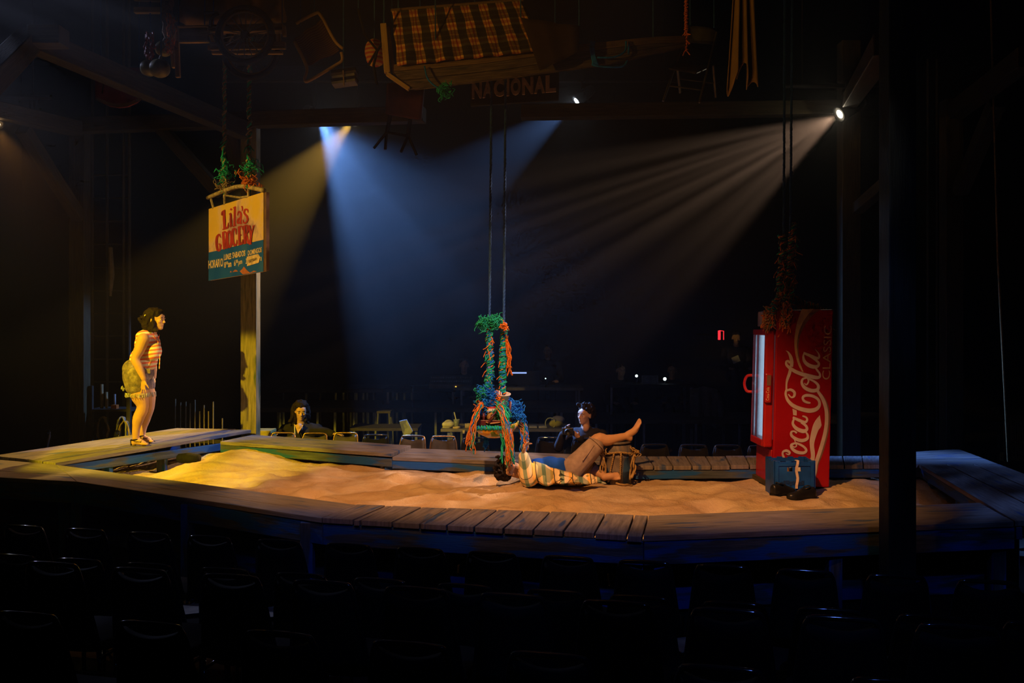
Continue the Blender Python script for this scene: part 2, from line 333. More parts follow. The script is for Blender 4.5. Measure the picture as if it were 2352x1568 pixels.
for (i, j) in list(idx):
    q = [(i, j), (i+1, j), (i+1, j+1), (i, j+1)]
    if all(k in idx for k in q): m.f.append(tuple(idx[k] for k in q)); m.m.append(0); m.uv.append([(0, 0)]*4)
sm, nt, b = nodemat('sand', .95, .1)
c1 = ramp(nt, noise_tex(nt, texco(nt, 'Object', (1.2, 2.2, 1)), 2.0, 5, .6), [(.3, (.46, .31, .18)), (.5, (.58, .43, .29)), (.68, (.68, .55, .41))])
nt.links.new(c1, b.inputs['Base Color']); bump(nt, b, noise_tex(nt, texco(nt, 'Object', (1, 1, 1)), 38, 5, .7), .8, .02)
tag(m.build('sand', sm, smooth=True), 'trampled pale sand filling the ring of walkways', 'sand', kind='stuff')
t = thing('sand_retainer', (0, 8.5, 0), 'dark retaining boards hidden under the walkways holding the sand', 'retainer')
for k in range(len(RING)):
    a, b2 = RING[k], RING[(k+1) % len(RING)]; board(t, a, b2, 0, .52, .03, M['black'], 'retaining_board')
# things half buried under the left walkway edge
t = PZ(416, 1072, .70)
m = MB(); m.tube([t+Vector((-.12, .3, .05)), t+Vector((.0, .22, .06)), t+Vector((.12, .2, .05))], [.05, .06, .055], 10); tag(m.build('dark_tube', M['black'], smooth=True), 'dark round tube end lying in the sand under the left walkway', 'tube')

# ------------------------------------------------------------------ timber frames of the set
def timber(name, a, b, w, h, label, cat, extra=(), up=(0, 0, 1), mat=None):
    m = MB(); m.beam(a, b, w, h, up); o = m.build(name, mat or M['timber'], bevel=.008)
    return tag(o, label, cat)
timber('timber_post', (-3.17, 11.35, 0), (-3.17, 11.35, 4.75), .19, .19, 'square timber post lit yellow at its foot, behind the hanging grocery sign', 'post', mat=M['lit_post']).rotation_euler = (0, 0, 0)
timber('timber_post', (3.82, 10.62, 0), (3.82, 10.62, 5.4), .21, .19, 'dim timber post standing behind the red cooler', 'post')
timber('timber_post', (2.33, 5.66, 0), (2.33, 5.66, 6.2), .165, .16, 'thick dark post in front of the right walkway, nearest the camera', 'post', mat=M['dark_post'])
timber('timber_post', P(183, 1000, 12.2)*1+Vector((0, 0, -.8)), P(183, 280, 12.2), .2, .2, 'dim timber post at far left beside the pipe ladder', 'post')
timber('timber_post', P(2185, 1030, 10.6)-Vector((0, 0, .8)), P(2185, 230, 10.6), .2, .18, 'almost black timber post right of the thick near post', 'post')
timber('timber_beam', P(168, 289, 11.6), P(975, 263, 10.95), .18, .18, 'long level beam over the left half, ending behind the upturned stool', 'beam')
timber('timber_beam', P(1197, 258, 10.82), P(1960, 248, 10.62), .18, .16, 'long level beam over the right half, under the hanging folding chair', 'beam')
timber('timber_beam', P(70, 90, 8.2), P(560, 300, 11.2), .16, .2, 'sloping beam falling from upper left to the lit post', 'beam')
timber('timber_beam', P(-20, 250, 10.3), P(178, 296, 11.5), .16, .18, 'short dark beam entering at the left edge', 'beam')
timber('timber_brace', P(52, 296, 10.9), P(182, 500, 12.0), .14, .14, 'slanted brace left of the pipe ladder', 'brace')
timber('timber_brace', P(372, 296, 11.5), P(505, 445, 11.38), .15, .14, 'slanted brace under the left beam, above the grocery sign', 'brace')
timber('timber_brace', P(522, 290, 11.3), P(549, 400, 11.4), .14, .12, 'short steep brace at the head of the lit post', 'brace')
timber('timber_brace', P(2036, 100, 6.0), P(1950, 235, 10.3), .16, .14, 'sloping brace from the thick near post to the post behind the cooler', 'brace')
timber('timber_brace', P(2290, 235, 9.6), P(2205, 440, 10.5), .15, .14, 'faint slanted brace at far right', 'brace')
timber('timber_beam', P(2360, 130, 8.2), P(2195, 255, 10.4), .16, .18, 'faint sloping beam at the upper right edge', 'beam')
timber('timber_brace', P(1968, 480, 10.55), P(2060, 400, 9.6), .12, .12, 'faint brace behind the thick near post', 'brace')
timber('timber_block', P(75, 85, 8.1), P(148, 85, 8.1), .2, .16, 'dark wooden block where the sloping left beams meet', 'block')
timber('timber_beam', P(70, 90, 8.2), P(-30, 190, 7.2), .16, .2, 'dark beam falling to the left edge from the block', 'beam')
# ------------------------------------------------------------------ drawing tools for lettering: strokes traced on a plane
def smooth_path(pts, n=5):
    pts = [Vector(p) for p in pts]; out = []
    if len(pts) < 3: return pts
    for i in range(len(pts)-1):
        p0 = pts[max(i-1, 0)]; p1 = pts[i]; p2 = pts[i+1]; p3 = pts[min(i+2, len(pts)-1)]
        for k in range(n):
            t = k/n
            out.append(.5*((2*p1)+(p2-p0)*t+(2*p0-5*p1+4*p2-p3)*t*t+(3*p1-p0-3*p2+p3)*t**3))
    out.append(pts[-1]); return out
LAYER = [0]
def ribbon(mb, pts, fn, lift, sub=5):                       # pts = (x, y, width); fn maps x, y -> point; lift = offset of the print from the panel
    LAYER[0] = (LAYER[0]+1) % 24; lift = lift*(1+.07*LAYER[0])
    q = smooth_path(pts, sub); L = []; Rr = []
    for i, p in enumerate(q):
        d = Vector((q[min(i+1, len(q)-1)][0]-q[max(i-1, 0)][0], q[min(i+1, len(q)-1)][1]-q[max(i-1, 0)][1]))
        d = d.normalized() if d.length else Vector((1, 0)); nrm = Vector((-d.y, d.x))*max(p[2], 1)/2
        lf = lift*(1+.05*i/len(q)); L.append(fn(p[0]+nrm.x, p[1]+nrm.y)+lf); Rr.append(fn(p[0]-nrm.x, p[1]-nrm.y)+lf)
    vs = [x for ab in zip(L, Rr) for x in ab]
    mb.add(vs, [(2*i, 2*i+1, 2*i+3, 2*i+2) for i in range(len(L)-1)])
def poly(mb, pts, fn, lift): mb.add([fn(x, y)+lift for x, y in pts], [tuple(range(len(pts)))])
def strip(mb, left, right, fn, lift):
    l = smooth_path(left, 5); r = smooth_path(right, 5); k = min(len(l), len(r)); vs = []
    for i in range(k): vs += [fn(l[i][0], l[i][1])+lift, fn(r[i][0], r[i][1])+lift]
    mb.add(vs, [(2*i, 2*i+1, 2*i+3, 2*i+2) for i in range(k-1)])
def text_geo(txt, bold=.0, extrude=0):
    c = bpy.data.curves.new('t', 'FONT'); c.body = txt; c.resolution_u = 3; c.offset = bold; c.extrude = extrude
    o = bpy.data.objects.new('t', c); col.objects.link(o); dg = bpy.context.evaluated_depsgraph_get()
    me = bpy.data.meshes.new_from_object(o.evaluated_get(dg)); bpy.data.objects.remove(o); bpy.data.curves.remove(c)
    vs = [v.co.copy() for v in me.vertices]; fs = [tuple(p.vertices) for p in me.polygons]; bpy.data.meshes.remove(me)
    return vs, fs
def text_quad(mb, txt, quad, fn, lift, bold=.0, extrude=0, depth=None):      # quad = bl, br, tr, tl in the plane's own coordinates
    vs, fs = text_geo(txt, bold, extrude)
    x0 = min(v.x for v in vs); x1 = max(v.x for v in vs); y0 = min(v.y for v in vs); y1 = max(v.y for v in vs)
    bl, br, tr, tl = [Vector(q) for q in quad]; out = []
    for v in vs:
        a = (v.x-x0)/(x1-x0); b = (v.y-y0)/(y1-y0); p = (bl*(1-a)+br*a)*(1-b)+(tl*(1-a)+tr*a)*b
        off = lift if depth is None else lift+depth*((v.z+extrude)/(2*extrude) if extrude else 0)
        out.append(fn(p.x, p.y)+off)
    mb.add(out, fs)

# ------------------------------------------------------------------ red drinks cooler
YF = 8.37
def FP(u, v, y=YF): return P(u, v, YF)+Vector((0, y-YF, 0))
M['red'] = plain('cooler_red', (.32, .004, .009), .35, var=.12, scale=3)
M['red2'] = plain('door_red', (.40, .014, .014), .3, var=.1)
M['script'] = plain('script_cream', (.52, .42, .38), .6, var=.1)
M['ribbon'] = plain('ribbon_tan', (.50, .33, .18), .6, var=.15)
M['ribbon2'] = plain('ribbon_brown', (.20, .10, .06), .6, var=.15)
cx = FP(1840, 1119).x
base = FP(1840, 1119)
t = thing('drinks_cooler', (base.x, YF+.27, base.z), 'tall red drinks cooler with white script lettering, hung from ropes above the sand', 'cooler')
fridge = t
A, B, C_, D_ = FP(1774, 1119), FP(1905, 1119), FP(1915, 710), FP(1784, 712)
back = Vector((0, .55, 0))
m = MB(); m.hexa([A, B, B+back, A+back], [D_, C_, C_+back, D_+back]); m.build('body', M['red'], t, bevel=.012)
def DX(v): return FP(1774+(1119-v)/407*10, v)           # front-left vertical edge of the body at pixel row v
def slab(v0, v1, y0, y1, out0, out1, mat, name, par=t, bev=.008):
    a, b = DX(v1), DX(v0); m = MB()
    ring = lambda p: [p+Vector((-out1, y0, 0)), p+Vector((-out0, y0, 0)), p+Vector((-out0, y1, 0)), p+Vector((-out1, y1, 0))]
    m.hexa(ring(a), ring(b)); return m.build(name, mat, par, bevel=bev)
slab(1119, 1034, .02, .53, .0, .012, M['red2'], 'kick_panel')
slab(750, 714, .02, .53, .0, .03, plain('header_pink', (.45, .30, .26), .5), 'header_light_box')
# curved door: frame bars around a pane
door = slab(1028, 757, .02, .075, .004, .085, M['red2'], 'door', bev=.015)
for v0, v1, y0, y1 in ((1028, 1012, .075, .48), (770, 757, .075, .48), (1028, 757, .48, .53)):
    slab(v0, v1, y0, y1, .004, .085 if y1 < .5 else .07, M['red2'], 'door_rail', door)
gm = glow('cooler_backlight', (.62, .78, .95), 1.1)
slab(1012, 770, .075, .48, .0, .004, gm, 'lit_interior', door, 0)
glm, nt, b = nodemat('cooler_glass', .08, .5); b.inputs['Transmission Weight'].default_value = 1; b.inputs['Base Color'].default_value = (.8, .9, 1, 1)
slab(1012, 770, .075, .48, .068, .074, glm, 'glass', door, 0)
for y in (.30, .42): slab(1012, 770, y, y+.012, .055, .066, plain('chrome_strip', (.6, .65, .7), .25, 1), 'glass_strip', door, 0)
hd = MB(); a = DX(868)+Vector((-.085, .46, 0)); c = DX(908)+Vector((-.085, .46, 0))
hd.tube(smooth_path([a, a+Vector((-.045, .02, -.01)), (a+c)/2+Vector((-.065, .03, 0)), c+Vector((-.045, .02, .01)), c], 5), .014, 8); hd.build('handle', plain('handle_red', (.6, .02, .04), .3), t, smooth=True)
bd = slab(925, 857, -.012, .045, .03, .088, M['red2'], 'handle_badge', door, .012)
m = MB(); text_quad(m, 'Coca-Cola', [(0, 0), (1, 0), (1, 1), (0, 1)], lambda x, y: DX(919-x*30)+Vector((-.052-y*.028, -.0135, 0)), Vector()); m.build('badge_script', plain('badge_gold', (.75, .55, .3), .5), bd)
slab(885, 861, -.014, -.010, .04, .075, M['ribbon2'], 'badge_window', bd, 0)
# script and ribbons on the side panel
lift = Vector((0, -.0025, 0)); lift2 = Vector((0, -.0008, 0))
fa = lambda x, y: FP(1780+x/7.125, 700+y/7.125); fb = lambda x, y: FP(1780+x/6.03, 880+y/6.03)
m = MB()
for s_ in ([(240, 955, 34), (218, 918, 34), (186, 928, 36), (188, 978, 42), (240, 1030, 52), (330, 1088, 58), (430, 1128, 62), (560, 1165, 66), (680, 1188, 58), (732, 1172, 40), (728, 1120, 34), (692, 1072, 34), (668, 1035, 30)],
           [(465, 785, 40), (600, 840, 48), (690, 872, 46), (722, 848, 34), (708, 790, 22), (650, 720, 6)],
           [(470, 800, 20), (462, 850, 34), (480, 920, 50), (540, 980, 62), (630, 1012, 64), (702, 998, 46), (712, 950, 40), (660, 900, 36), (560, 832, 30), (480, 795, 24)],
           [(530, 1190, 24), (455, 1212, 36), (438, 1280, 42), (490, 1356, 56), (600, 1402, 62), (692, 1385, 54), (706, 1320, 46), (650, 1258, 38), (560, 1212, 32), (505, 1185, 26)],
           [(530, 1195, 24), (548, 1250, 28), (512, 1306, 24), (478, 1275, 14)],
           [(175, 748, 6), (215, 775, 26), (255, 850, 52), (272, 930, 58), (268, 1012, 54)],
           [(250, 1050, 44), (236, 1120, 50), (200, 1220, 42), (186, 1300, 28), (186, 1390, 30)]):
    ribbon(m, s_, fa, lift)
for s_ in ([(165, 75, 26), (148, 120, 30), (150, 170, 34), (180, 240, 42), (250, 308, 52), (360, 356, 56), (480, 378, 60), (570, 356, 54), (614, 300, 40), (600, 228, 38), (530, 180, 40), (440, 165, 40), (386, 190, 34), (396, 238, 34), (440, 262, 34), (490, 272, 22)],
           [(165, 100, 26), (215, 88, 36), (266, 122, 38), (264, 175, 34), (225, 194, 22), (182, 150, 16)],
           [(245, 470, 32), (330, 510, 42), (410, 538, 38), (444, 508, 30), (428, 470, 26), (378, 452, 20)],
           [(262, 490, 26), (246, 560, 36), (300, 628, 50), (390, 662, 56), (440, 636, 40), (424, 585, 36), (360, 540, 30)],
           [(300, 690, 26), (268, 664, 24), (226, 672, 28), (228, 722, 38), (290, 770, 46), (370, 792, 48), (440, 768, 42), (452, 720, 30), (430, 678, 24)],
           [(275, 828, 28), (226, 850, 34), (234, 900, 40), (300, 950, 46), (390, 962, 42), (432, 930, 34), (400, 880, 32), (330, 840, 30), (272, 822, 26)],
           [(285, 830, 18), (296, 866, 16), (266, 884, 16), (242, 862, 12)],
           [(280, 810, 14), (262, 760, 14)],
           [(170, 1110, 36), (150, 1080, 34), (106, 990, 28), (112, 944, 28), (160, 932, 38), (200, 956, 32), (188, 984, 22), (148, 972, 12)],
           [(590, 108, 36), (660, 220, 48), (705, 360, 48), (712, 520, 48), (692, 680, 50), (648, 850, 52), (600, 1000, 52), (560, 1120, 52), (545, 1240, 50), (527, 1380, 8)]):
    ribbon(m, s_, fb, lift)
poly(m, [(240, 350), (300, 375), (300, 445), (252, 440)], fb, lift)
strip(m, [(620, 440), (570, 500), (530, 570), (500, 680), (480, 800), (485, 900), (497, 1010), (470, 1085)], [(645, 580), (625, 620), (600, 650), (560, 760), (540, 850), (552, 970), (545, 1070), (530, 1115)], fb, lift)
m.build('script_lettering', M['script'], t)
m = MB(); text_quad(m, 'CLASSIC', [(900, 1222), (930, 340), (805, 340), (768, 1222)], fa, lift); m.build('small_lettering', M['ribbon'], t)
m = MB(); strip(m, [(440, 68), (400, 170), (350, 330), (322, 520), (320, 690), (345, 860), (390, 1000), (440, 1090)], [(625, 68), (540, 160), (450, 300), (390, 450), (362, 600), (362, 720), (395, 900), (468, 1095)], fa, lift2); m.build('ribbon', M['ribbon'], t)
m = MB(); strip(m, [(625, 68), (540, 160), (450, 300), (390, 450), (362, 600), (362, 720), (395, 900)], [(765, 68), (640, 150), (520, 290), (430, 450), (392, 600), (384, 720), (405, 900)], fa, lift2)
ribbon(m, [(612, 112, 10), (690, 220, 22), (738, 360, 24), (746, 520, 24), (726, 680, 26), (682, 860, 26), (634, 1010, 26), (590, 1120, 26), (570, 1240, 24), (530, 1385, 8)], fb, lift2); m.build('ribbon_brown_band', M['ribbon2'], t)  # printed darker brown band alongside the ribbons
# plank under the cooler, blue crate, shoes
o = MB(); a = PZ(1742, 1100, .735); o.beam(a+Vector((0, .12, .02)), PZ(1772, 1118, .735)+Vector((.02, -.02, .02)), .10, .045)
tag(o.build('wood_block', M['timber'], bevel=.006), 'short wooden block wedged under the red cooler', 'wood block')
M['crate'] = plain('crate_blue', (.008, .075, .36), .4, var=.3, scale=8)
cb = PZ(1820, 1139, .72); t = thing('bottle_crate', (cb.x, cb.y+.15, cb.z), 'blue plastic bottle crate standing on the sand before the red cooler', 'crate')
w_, d_, h_ = .335, .27, .305; o = Vector((cb.x-.155, cb.y-.005, cb.z))
def crate_side(name, p, ux, W, handle):
    up = Vector((0, 0, 1)); n = ux.cross(up).normalized(); m = MB()
    # outline with a wavy top lip; hand hole cut by building the panel as pieces
    def piece(x0, x1, z0, z1, th=.012, off=0):
        c = p+ux*(x0+x1)/2+up*(z0+z1)/2+n*off
        q = [c+ux*sx*(x1-x0)/2+up*sz*(z1-z0)/2 for sx, sz in ((-1, -1), (1, -1), (1, 1), (-1, 1))]
        m.hexa([x-n*th/2 for x in q], [x+n*th/2 for x in q])
    hx0, hx1, hz0, hz1 = W*.32, W*.68, h_*.70, h_*.82
    if handle:
        piece(0, W, 0, hz0); piece(0, hx0, hz0, hz1); piece(hx1, W, hz0, hz1); piece(0, W, hz1, h_*.93)
    else: piece(0, W, 0, h_*.93)
    k = 7
    for i in range(k): piece(W*i/k, W*(i+1)/k, h_*.93, h_*(1 if i % 2 == 0 else .965), .012)
    piece(.0, .03, 0, h_, .02, .008); piece(W-.03, W, 0, h_, .02, .008); piece(.03, W-.03, h_*.86, h_*.93, .016, .006)
    return m.build(name, M['crate'], t)
X_, Y_ = Vector((1, 0, 0)), Vector((0, 1, 0))
crate_side('front_panel', o, X_, w_, True); crate_side('rear_panel', o+Y_*d_, X_, w_, True)
crate_side('side_panel', o, Y_, d_, False); crate_side('side_panel', o+X_*w_, Y_, d_, False)
MB().box(o+Vector((w_/2, d_/2, .01)), (w_, d_, .015)).build('crate_floor', M['crate'], t)
m = MB(); fc = lambda x, y: o+Vector((x, -.0095, y)); text_quad(m, 'SUPERIOR', [(.07, .09), (.27, .09), (.27, .13), (.07, .13)], fc, Vector()); 
m = MB(); [m.box(o+Vector((.06+i*.026, -.008, .11+.006*(i % 3))), (.022, .004, .03+.008*(i % 2))) for i in range(8)]; m.build('worn_imprint', plain('imprint', (.006, .03, .13), .6), t)
gl = [plain('glass_brown', (.25, .12, .03), .15), plain('glass_clear', (.55, .5, .42), .15)]
for i in range(6):
    m = MB(); m.lathe([(0, 0), (.03, .002), (.031, .13), (.013, .19), (.012, .24), (0, .24)], Matrix.Translation(o+Vector((.06+.105*(i % 3), .08+.11*(i//3), .018))), 10)
    tag(m.build('bottle', gl[i % 2], smooth=True), ('brown' if i % 2 == 0 else 'clear')+' glass bottle in the blue crate, '+('front' if i < 3 else 'rear')+' '+('left', 'middle', 'right')[i % 3], 'bottle', 'bottles in the blue crate')
m = MB(); g = [[o+Vector((.178+.022*j+.006*sin(i*1.3), -.016-.004*sin(i)+(.03 if i < 1 else 0), h_+.004-.030*max(0, i-1))) for j in range(2)] for i in range(10)]
m.sheet(g); tag(m.build('shoe_lace', plain('lace_cloth', (.70, .55, .45), .8), solid=.006), 'pale cloth strip hanging over the edge of the blue crate', 'cloth strip')
def shoe(pu, pv, rz, label, tip=0):
    p = PZ(pu, pv, .715); p.z = sand_z(p.x, p.y)-.004
    t = thing('dress_shoe', p, label, 'shoe', 'pair of black shoes', rz)
    t.rotation_euler = (0, tip, rz); lm = plain('black_leather', (.012, .012, .014), .35)
    secs = [(-.125, .030, .075, .01), (-.11, .037, .082, 0), (-.06, .037, .080, 0), (-.01, .036, .078, 0), (.03, .041, .062, 0), (.08, .045, .048, 0), (.12, .038, .042, 0), (.145, .018, .03, 0)]
    m = MB(); n = 12; vs = []
    for x, hw, hh, e in secs:
        for k in range(n):
            a = pi*k/(n-1); vs.append((x, -hw*cos(a), .018+hh*sin(a)**.6))
    Mx = world_of(t)
    m.add([Mx @ Vector(v) for v in vs], [(i*n+k, i*n+k+1, (i+1)*n+k+1, (i+1)*n+k) for i in range(len(secs)-1) for k in range(n-1)]+[tuple(range(n-1, -1, -1)), tuple((len(secs)-1)*n+k for k in range(n))])
    m.build('upper', lm, t, smooth=True)
    m = MB(); pts = [(-.128, -.032), (-.128, .032), (-.05, .036), (.03, .042), (.09, .047), (.135, .03), (.15, 0), (.135, -.03), (.09, -.047), (.03, -.042), (-.05, -.036)]
    k = len(pts); m.add([Mx @ Vector((x, y, z)) for z in (.006, .022) for x, y in pts], [tuple(range(k-1, -1, -1)), tuple(k+i for i in range(k))]+[(i, (i+1) % k, k+(i+1) % k, k+i) for i in range(k)]); m.build('sole', M['black'], t)
    m = MB(); m.box((0, 0, 0), (.07, .066, .022)); m.v = [tuple(Mx @ (Vector(v)+Vector((-.09, 0, .006)))) for v in m.v]; m.build('heel', M['black'], t)
    m = MB(); m.tube([Mx @ Vector((-.045+.03*cos(a), .03*sin(a), .098-.012*cos(a))) for a in [2*pi*i/12 for i in range(13)]], .006, 6); m.build('collar', lm, t, smooth=True)
    m = MB()
    for i in range(3): m.tube([Mx @ Vector((-.005+i*.016, s*.018, .092-.008*i)) for s in (-1, 0, 1)], .0025, 5)
    m.build('lace', M['black'], t); return t
shoe(1800, 1141, R(25), 'black leather shoe leaning on the crate, left of its pair')
shoe(1842, 1145, R(200), 'black leather shoe under the pale cloth strip, toe turned left')

# ------------------------------------------------------------------ hanging grocery sign
def SP(u, v):
    a = (u-480)/126; Y = 1/((1-a)/10.1+a/8.8); return P(u, v, Y)
sn = (SP(606, 500)-SP(480, 500)).cross(Vector((0, 0, 1))).normalized()
if sn.y > 0: sn = -sn
fs_ = lambda x, y: SP(400+x/5.227, 380+y/5.227)
c = SP(543, 542); t = thing('grocery_sign', (c.x, c.y, SP(543, 634).z), 'painted grocery shop sign in yellow and teal hanging from two knotted ropes', 'sign'); sign = t
def plate(px, l0, l1, mat, name, par):
    m = MB(); q = [fs_(x, y) for x, y in px]; k = len(q)
    m.add([p+sn*l0 for p in q]+[p+sn*l1 for p in q], [tuple(range(k-1, -1, -1)), tuple(range(k, 2*k))]+[(i, (i+1) % k, k+(i+1) % k, k+i) for i in range(k)]); return m.build(name, mat, par)
pm, nt, b = nodemat('sign_cream', .7, .2); st = ramp(nt, noise_tex(nt, texco(nt, 'Object', (1.1, 1.1, 1.1)), 2.2, 4, .6), [(.38, (.45, .26, .28)), (.47, (.78, .50, .30)), (.56, (.80, .50, .07)), (.75, (.80, .48, .04))]); nt.links.new(st, b.inputs['Base Color'])
tm, nt, b = nodemat('sign_teal', .7, .2); st = ramp(nt, noise_tex(nt, texco(nt, 'Object', (1, 1, 1)), 3, 4, .6), [(.35, (.01, .09, .45)), (.6, (.02, .12, .5)), (.8, (.06, .18, .36))]); nt.links.new(st, b.inputs['Base Color'])
plate([(415, 522), (1072, 318), (1072, 1270), (415, 1380)], -.03, 0, pm, 'panel', t)
plate([(415, 1045), (1072, 890), (1072, 1272), (415, 1382)], 0, .002, tm, 'teal_band', t)
M['sred'] = plain('letter_red', (.42, .03, .02), .7, var=.3, scale=5); M['scream'] = plain('letter_cream', (.80, .55, .28), .7)
m = MB(); l = sn*.003
for s_ in ([(604, 540, 26), (608, 650, 30), (612, 765, 28)], [(578, 600, 10), (584, 560, 18), (618, 534, 12)], [(588, 768, 14), (630, 752, 20), (652, 735, 18), (657, 685, 6)],
           [(685, 575, 24), (690, 730, 24)], [(668, 585, 12), (690, 572, 14)], [(670, 738, 12), (706, 724, 12)], [(732, 500, 26), (726, 725, 26)], [(710, 510, 12), (742, 494, 14)], [(706, 732, 12), (748, 716, 12)],
           [(764, 600, 12), (774, 560, 16), (796, 558, 20), (806, 600, 24), (800, 690, 22), (820, 690, 8)], [(802, 625, 14), (770, 650, 22), (768, 690, 22), (800, 680, 14)],
           [(816, 486, 18), (824, 525, 14), (818, 548, 4)], [(890, 565, 8), (884, 530, 18), (852, 532, 20), (846, 572, 22), (878, 610, 24), (886, 655, 22), (862, 690, 18), (838, 684, 16), (830, 650, 8)],
           [(562, 865, 10), (548, 828, 20), (520, 858, 28), (514, 930, 32), (526, 1010, 28), (552, 1018, 18), (560, 960, 26), (540, 938, 12)],
           [(592, 802, 28), (606, 1008, 28)], [(580, 806, 12), (622, 796, 18), (636, 850, 26), (620, 900, 16), (604, 906, 12)], [(616, 905, 18), (642, 998, 26)],
           [(668, 782, 18), (646, 830, 28), (646, 920, 30), (670, 985, 18), (692, 930, 30), (692, 830, 28), (668, 782, 18)],
           [(752, 830, 10), (744, 768, 20), (720, 762, 22), (706, 810, 30), (710, 900, 30), (732, 962, 20), (754, 940, 18), (758, 890, 8)],
           [(785, 735, 28), (790, 948, 28)], [(774, 742, 14), (822, 730, 16), (828, 775, 8)], [(790, 836, 14), (816, 832, 14)], [(776, 952, 14), (822, 935, 20), (830, 885, 8)],
           [(850, 726, 28), (857, 942, 28)], [(840, 732, 12), (880, 718, 18), (890, 770, 26), (876, 822, 16), (858, 830, 12)], [(874, 825, 18), (900, 938, 28)],
           [(904, 718, 26), (932, 835, 26)], [(962, 722, 12), (934, 835, 16)], [(932, 828, 26), (920, 945, 26)], [(900, 948, 12), (936, 938, 14)], [(944, 728, 10), (972, 720, 10)]):
    ribbon(m, s_, fs_, l, 4)
m.add([fs_(687+13*cos(a), 526+14*sin(a))+l for a in [2*pi*i/10 for i in range(10)]], [tuple(range(10))])
m.build('red_lettering', M['sred'], t)
l = sn*.004
for txt, q in (('HORARIO', [(415, 1242), (592, 1212), (592, 1110), (415, 1142)]), ('LUNES', [(600, 1140), (692, 1122), (692, 1050), (600, 1068)]), ('SABADOS', [(704, 1116), (858, 1086), (858, 1015), (704, 1042)]),
               ('DOMINGOS', [(890, 1084), (1056, 1040), (1056, 976), (890, 1020)]), ('8', [(604, 1232), (628, 1226), (628, 1155), (604, 1160)]), ('00', [(630, 1192), (652, 1188), (652, 1148), (630, 1152)]), ('am', [(652, 1224), (692, 1216), (692, 1160), (652, 1168)]),
               ('6', [(722, 1208), (744, 1203), (744, 1132), (722, 1138)]), ('00', [(746, 1172), (770, 1166), (770, 1126), (746, 1130)]), ('pm', [(776, 1212), (820, 1194), (820, 1136), (776, 1150)]), ('3', [(864, 1182), (880, 1178), (880, 1112), (864, 1116)]), ('1', [(1042, 1145), (1054, 1142), (1054, 1094), (1042, 1096)])):
    m = MB(); text_quad(m, txt, q, fs_, l, .03); m.build('cream_lettering', M['scream'], t)
m = MB()
for q in ([(672, 1284), (684, 1262), (698, 1280)], [(704, 1280), (732, 1250), (750, 1250), (776, 1272)], [(790, 1268), (820, 1245), (842, 1212), (872, 1250), (915, 1288), (960, 1260), (1000, 1270), (930, 1290), (830, 1306)]): poly(m, q, fs_, l)
m.build('painted_hills', plain('hill_orange', (.55, .16, .05), .8), t)
n_ = plate([(880, 1096), (1015, 1062), (1040, 1100), (1024, 1166), (884, 1208), (890, 1150)], .004, .008, M['scream'], 'taped_note', t)
m = MB(); text_quad(m, 'cerrado', [(905, 1168), (1005, 1136), (1005, 1088), (905, 1116)], fs_, sn*.010); m.build('note_lettering', plain('ink', (.05, .03, .02), .7), n_)
# side frame, top pipe and brackets
m = MB(); m.beam(fs_(1088, 322)-sn*.02, fs_(1088, 1262)-sn*.02, .05, .03, sn); m.build('side_frame', plain('rust', (.16, .08, .05), .7), t)
pl_ = plain('old_pipe', (.45, .33, .16), .5, var=.5, scale=20)
b0, b1 = fs_(405, 388), fs_(800, 250)
m = MB(); m.tube(smooth_path([b0, lerp(b0, b1, .5)+Vector((0, 0, .012)), b1, fs_(1080, 300)], 4), .022, 8); m.build('top_pipe', pl_, t, smooth=True)
for px in ((470, 510, 440, 400), (605, 470, 600, 350), (890, 375, 890, 268)):
    m = MB(); m.beam(fs_(px[0], px[1]), fs_(px[2], px[3]), .03, .012, sn); m.build('bracket', pl_, t)
m = MB(); m.tube([fs_(620, 360), fs_(790, 385), fs_(880, 372)], .012, 6); m.build('cross_bar', pl_, t, smooth=True)

# ------------------------------------------------------------------ ropes and frayed twine
TW = {k: plain('twine_'+k, c, .85, var=.3, scale=40, spec=.1) for k, c in dict(orange=(.80, .20, .025), green=(.02, .42, .24), blue=(.015, .20, .85), dark=(.03, .05, .12), tan=(.38, .26, .12), yellow=(.75, .45, .05), cord=(.035, .10, .30)).items()}  # cord: the blue light on the ropes is put into its colour
def rnd(a): return random.uniform(-a, a)
def rv(a): return Vector((rnd(a), rnd(a), rnd(a)))
def at(path, t):
    n = len(path)-1; f = min(max(t, 0), .9999)*n; i = int(f); return path[i].lerp(path[i+1], f-i)
def wrap(mb, path, r, turns, tr, t0=0, t1=1, ph=0, steps=10, jit=.18):            # one strand spiralling round a path
    N = max(6, int(turns*steps)); pts = []
    for k in range(N+1):
        s = k/N; t = t0+(t1-t0)*s; p = at(path, t); d = (at(path, min(t+.02, 1))-at(path, max(t-.02, 0))).normalized(); x = d.orthogonal().normalized(); x = (Vector((1, 0, 0))-d*d.x).normalized() if abs(d.x) < .9 else x; y = d.cross(x)
        a = ph+2*pi*turns*s; rr = r*(1+rnd(jit)); pts.append(p+(x*cos(a)+y*sin(a))*rr+rv(r*jit*.8))
    mb.tube(pts, tr, 5)
def frizz(mb, p, L, tr, drop=1, spread=.5, n=7, curl=.35):                # one loose strand hanging off a point
    pts = [Vector(p)]; d = Vector((rnd(spread), rnd(spread), -drop+rnd(.2)))
    for k in range(n): d = (d+rv(curl)+Vector((0, 0, -.12*drop))).normalized(); pts.append(pts[-1]+d*L/n)
    mb.tube(smooth_path(pts, 2), [tr]*(2*n)+[tr*.6], 4)
def tuft(mb, p, r, n, tr):
    for _ in range(int(n*1.7)):
        q = [Vector(p)+rv(r*.5)]
        for k in range(6): q.append(q[-1]*.86+Vector(p)*.14+rv(r*.75))
        mb.tube(smooth_path(q, 2), tr*.62, 4)
